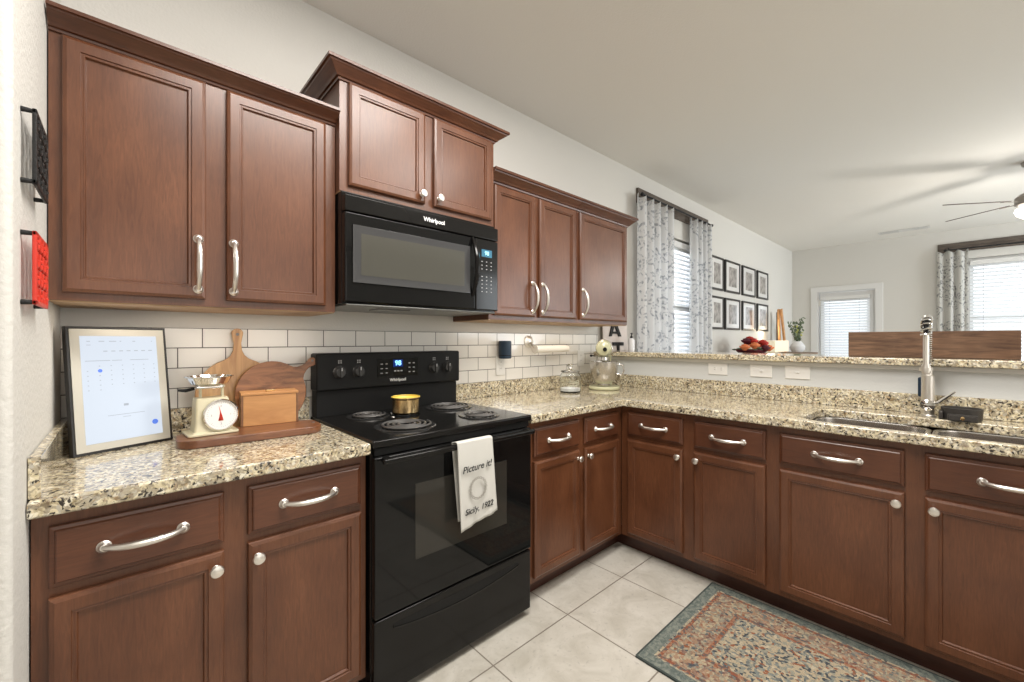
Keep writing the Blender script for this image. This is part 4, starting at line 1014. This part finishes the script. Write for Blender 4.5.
def rod(label, axis, a0, a1, z0, z1, face, brackets, rodz, ra0=None, ra1=None):
    ra0 = a0 + .04 if ra0 is None else ra0; ra1 = a1 - .04 if ra1 is None else ra1
    t = thing('curtain_rod', label, 'curtain rod', ((a0 + a1) / 2, face, z0) if axis == 'X' else (face, (a0 + a1) / 2, z0))
    b = B(); 
    if axis == 'X': b.box(a0, a1, face - .022, face - .001, z0, z1, .003)
    else: b.box(face - .022, face - .001, a0, a1, z0, z1, .003)
    build(b, 'backing_board', M['rodwood'], t)
    d_ = .085; mk_ = (lambda a, dd, z: (a, face - dd, z)) if axis == 'X' else (lambda a, dd, z: (face - dd, a, z))
    b = B(); b.tube([mk_(ra0, d_, rodz), mk_(ra1, d_, rodz)], .009, 12); 
    for e in (ra0, ra1): b.ball(mk_(e, d_, rodz), .017, 2)
    for a in brackets: b.tube([mk_(a, .02, rodz + .035), mk_(a, .05, rodz + .03), mk_(a, d_, rodz)], .007, 8)
    r_ = build(b, 'rod', M['iron'], t)
    return t
rod('dark curtain rod on a weathered board above the window beside the cabinets', 'X', 3.54, 5.05, 2.50, 2.635, 0, (3.60, 4.30, 4.95), 2.548, 3.5, 4.99)
rod('dark curtain rod on a long weathered board at the far right window', 'Y', -3.65, -1.745, 2.475, 2.60, XF, (-1.85, -2.75), 2.50, -3.55, -1.82)

# framed pictures
fr = [((5.10, 5.47), (5.545, 6.065), (6.15, 6.66), (6.73, 7.185))]
XS = [(5.13, 5.50), (5.560, 6.050), (6.145, 6.635), (6.73, 7.19)]
subj = ['people', 'tall figure', 'portrait', 'pair']
for r_, (z0, z1) in enumerate(((1.86, 2.255), (1.395, 1.785))):
    for k, (x0, x1) in enumerate(XS):
        pos = ['first from the curtain', 'second from the curtain', 'third from the curtain', 'farthest from the curtain'][k]
        hgt = .0
        t = thing('picture_frame', 'black framed grey photograph in the %s row, %s' % (['upper', 'lower'][r_], pos), 'picture', ((x0 + x1) / 2, -.002, z0))
        b = B(); ringpanel(b, A_map, x0, x1, z0, z1, .0015, [(0, 0), (0, .022), (.003, .024), (.022, .024), (.026, .014)]); build(b, 'frame', M['frameblack'], t, angle=20)
        b = B(); b.box(x0 + .024, x1 - .024, -.0175, -.0150, z0 + .024, z1 - .024); mm = build(b, 'mat_board', M['photomat'], t)
        mx = (x1 - x0) * .24; mz = (z1 - z0) * .19
        b = B(); b.box(x0 + mx, x1 - mx, -.0188, -.0174, z0 + mz, z1 - mz); build(b, 'photograph', M['photo'], mm)

# console table (hidden behind the bar) and its decor
ZT = 1.085
t = thing('console_table', 'long console table against the living room wall below the framed photographs', 'table', (6.45, -.30, 0))
b = B(); b.box(5.30, 7.85, -.50, -.06, ZT - .035, ZT, .004); build(b, 'table_top', M['outside'], t)
for x in (5.34, 7.81):
    for y in (-.47, -.09): b = B(); b.box(x - .025, x + .025, y - .025, y + .025, 0, ZT - .036, .003); build(b, 'leg', M['outside'], t)
t = thing('flower_bowl', 'low arrangement of red and orange flowers on the table under the frames', 'flowers', (5.58, -.30, ZT + .001))
b = B(); b.lathe([(0, 0), (.10, 0), (.16, .05), (.165, .07), (.155, .07), (.10, .012), (0, .01)], n=28); build(b, 'bowl', M['plum'], t, local=True)
rnd = random.Random(4)
def bloom(b, c, r):
    for ring, (nr, tilt, sc_) in enumerate(((5, .15, .5), (7, .6, .8), (8, 1.0, 1.0))):
        for k in range(nr):
            a = 2 * PI * k / nr + ring * .4
            bb = bmesh.new(); bmesh.ops.create_uvsphere(bb, u_segments=8, v_segments=5, radius=r * .5)
            m_ = Matrix.Translation(c) @ Matrix.Rotation(a, 4, 'Z') @ Matrix.Rotation(tilt, 4, 'Y') @ Matrix.Translation((-r * .12, 0, r * .42)) @ Matrix.Diagonal((.30, .85, .95, 1))
            b.merge(bb, m_)
cols = ['petal_red', 'petal_or', 'petal_red', 'plum', 'petal_red', 'petal_or', 'petal_red', 'petal_red', 'plum', 'petal_or', 'petal_red']
for k, (x, y, z) in enumerate(((0, -.12, .13), (-.14, -.08, .10), (.13, -.09, .12), (-.10, .02, .15), (.04, .03, .17), (-.21, .0, .08), (.12, .06, .14), (.21, 0, .08), (-.05, -.16, .07), (.08, -.16, .07), (-.06, -.04, .15))):
    b = B(); bloom(b, (x, y, z - .02), .085); build(b, 'bloom', M[cols[k]], t, local=True, angle=80)
b = B()
for k in range(16):
    a = rnd.uniform(0, 2 * PI); rr_ = rnd.uniform(.10, .19); b.ball((rr_ * math.cos(a), rr_ * math.sin(a), .065 + rnd.uniform(0, .03)), .035, 1, (1.2, .8, .35))
build(b, 'foliage', M['leaf'], t, local=True)
t = thing('table_lamp', 'low glowing cream shaded lamp on the table below the frames', 'lamp', (6.50, -.28, ZT + .001))
b = B(); b.lathe([(0, 0), (.08, 0), (.085, .01), (.03, .02), (.02, .03), (.02, .06), (0, .06)], n=24); build(b, 'base', M['ceramic'], t, local=True)
b = B(); b.box(-.30, .30, -.10, .10, .025, .175, .008); sh = build(b, 'lamp_shade', M['lampshade'], t, local=True)
l = bpy.data.lights.new('table_lamp_bulb', 'POINT'); l.energy = 2.0; l.color = (1, .85, .6); l.shadow_soft_size = .05
lo = bpy.data.objects.new('table_lamp_bulb', l); COL.objects.link(lo); lo.location = (6.95, -.12, ZT + .30)
t = thing('crossed_slats', 'two orange-toned wooden slats crossed in a tall narrow frame by the plant', 'wood decor', (7.19, -.22, ZT + .006))
b = B(); 
for (x0, z0, x1, z1, y) in ((-.12, .62, .10, 0, 0), (-.06, 0, -.13, .62, .03)):
    dv = Vector((x1 - x0, 0, z1 - z0)); ln = dv.length; ang = math.atan2(dv.x, dv.z)
    m_ = Matrix.Translation(((x0 + x1) / 2, y, (z0 + z1) / 2)) @ Matrix.Rotation(ang, 4, 'Y')
    b.box(-.028, .028, -.012, .012, -ln / 2, ln / 2, .003, rot=m_)
build(b, 'slats', M['pine'], t, local=True)
t = thing('eucalyptus_plant', 'leafy eucalyptus stems with pale yellow flowers in a white vase near the far corner', 'plant', (7.66, -.28, ZT + .001))
t.scale = (.8, .8, .9)
b = B(); b.lathe([(0, 0), (.08, 0), (.12, .05), (.125, .10), (.08, .16), (.06, .18), (.055, .18), (.07, .155), (.11, .10), (.10, .05), (0, .02)], n=28); build(b, 'vase', M['ceramic'], t, local=True)
b = B(); lf = B(); yl = B()
for k in range(9):
    a = rnd.uniform(0, 2 * PI); sp = rnd.uniform(.05, .24); hgt = rnd.uniform(.35, .62); pts = []
    for i in range(7):
        f = i / 6; pts.append(Vector((sp * f ** 1.5 * math.cos(a), sp * f ** 1.5 * math.sin(a) * .6, .10 + (hgt - .10) * f)))
    b.tube(pts, .004, 5)
    for i in range(2, 7):
        for s_ in (-1, 1):
            tg = yl if (k in (2, 5, 8) and i in (4, 5)) else lf
            bb = bmesh.new(); bmesh.ops.create_icosphere(bb, subdivisions=1, radius=.030)
            m_ = Matrix.Translation(pts[i] + Vector((s_ * .032 * math.cos(a + 1.5), s_ * .032 * math.sin(a + 1.5), .01))) @ Matrix.Rotation(rnd.uniform(0, 3), 4, 'Z') @ Matrix.Rotation(rnd.uniform(-1, 1), 4, 'X') @ Matrix.Diagonal((.75, .22, 1.0, 1))
            tg.merge(bb, m_)
build(b, 'stems', M['leaf'], t, local=True); build(lf, 'leaves', M['leaf'], t, local=True); build(yl, 'yellow_flowers', M['leafy'], t, local=True)
t = thing('lantern_post', 'thin dark upright post behind the eucalyptus leaves', 'decor', (7.40, -.09, ZT + .001))
b = B(); b.box(-.10, .10, -.02, .02, 0, .02, .003); b.box(-.035, .035, -.012, .012, .02, .60, .004); build(b, 'post', M['rodwood'], t, local=True)

# ceiling vent
t = thing('ceiling_vent', 'white rectangular air vent in the ceiling near the far wall', 'vent', (8.03, -1.43, ZC - .001))
b = B(); b.box(-.07, .07, -.26, .26, -.008, 0, .003); build(b, 'vent_frame', M['vent'], t, local=True)
b = B()
for y0, y1 in ((-.235, -.09), (.05, .235)):
    b.box(-.045, .045, y0, y1, -.0095, -.008)
build(b, 'grille_openings', plain('vent_shadow', (.05, .05, .05), .8), t, local=True)
b = B()
for y0, y1 in ((-.235, -.09), (.05, .235)):
    for i in range(5): b.box(-.045 + i * .0205, -.038 + i * .0205, y0, y1, -.014, -.0094)
build(b, 'louvers', M['vent'], t, local=True)

# ceiling fan
FCX, FCY, FZ = None, None, 2.45
c_, s_ = math.cos(YAW), math.sin(YAW)
dd, rr_ = 3.55, 3.55 * 1.245
FCX = .157 + c_ * dd + s_ * rr_; FCY = -2.012 + s_ * dd - c_ * rr_
t = thing('ceiling_fan', 'ceiling fan with thin dark blades and a glowing light at the right edge', 'fan', (FCX, FCY, FZ))
b = B(); b.lathe([(0, ZC - FZ - .001), (.065, ZC - FZ - .001), (.06, ZC - FZ - .03), (.02, ZC - FZ - .05), (.013, ZC - FZ - .06), (.013, .06), (0, .06)][::-1], n=28); build(b, 'downrod', M['fanmetal'], t, local=True)
b = B(); b.lathe([(0, -.05), (.07, -.05), (.10, -.03), (.10, .03), (.07, .06), (0, .07)], n=32); build(b, 'motor_housing', M['fanmetal'], t, local=True)
tip = Vector((.157 + c_ * 3.68 + s_ * 3.79, -2.012 + s_ * 3.68 - c_ * 3.79)) - Vector((FCX, FCY)); A0 = math.atan2(tip.y, tip.x)
for k in range(5):
    b = B(); m_ = Matrix.Rotation(A0 + 2 * PI * k / 5, 4, 'Z') @ Matrix.Rotation(math.radians(-14), 4, 'X')
    b.plate(rrect(.17, .62, -.055, .055, .03, 5), -.004, .003, bev=.001, mat=m_); bl = build(b, 'blade', M['fanblade'], t, local=True)
    b = B(); b.box(.08, .21, -.02, .02, -.010, -.004, .002, rot=m_); build(b, 'blade_bracket', M['fanmetal'], bl, local=True)
b = B(); b.lathe([(0, -.15), (.05, -.145), (.085, -.12), (.10, -.09), (.095, -.065), (.06, -.052), (0, -.051)], n=32); build(b, 'light_globe', M['lampglow'], t, local=True)
l = bpy.data.lights.new('fan_bulb', 'POINT'); l.energy = 24; l.color = (1, .95, .88); l.shadow_soft_size = .06
lo = bpy.data.objects.new('fan_bulb', l); COL.objects.link(lo); lo.location = (FCX, FCY, FZ - .21)

# ------------------------------------------------------------------ groups of look-alikes
GROUPS = {'picture_frame': 'framed photographs on the living room wall', 'base_cabinet': 'brown base cabinets', 'wall_cabinet': 'brown wall cabinets',
          'curtain': 'floral curtain panels', 'curtain_rod': 'curtain rods on weathered boards', 'window_blind': 'white slatted window blinds',
          'wall_outlet': 'white wall outlets', 'wall_switch': 'white switch plates on the half wall', 'wall_trivet': 'cast-iron trivets on the left wall',
          'paddle_board': 'paddle cutting boards behind the box', 'countertop': 'granite countertops', 'granite_backsplash': 'granite upstands'}
for o in list(COL.objects):
    k = o.name.split('.')[0]
    if o.parent is None and k in GROUPS: o['group'] = GROUPS[k]
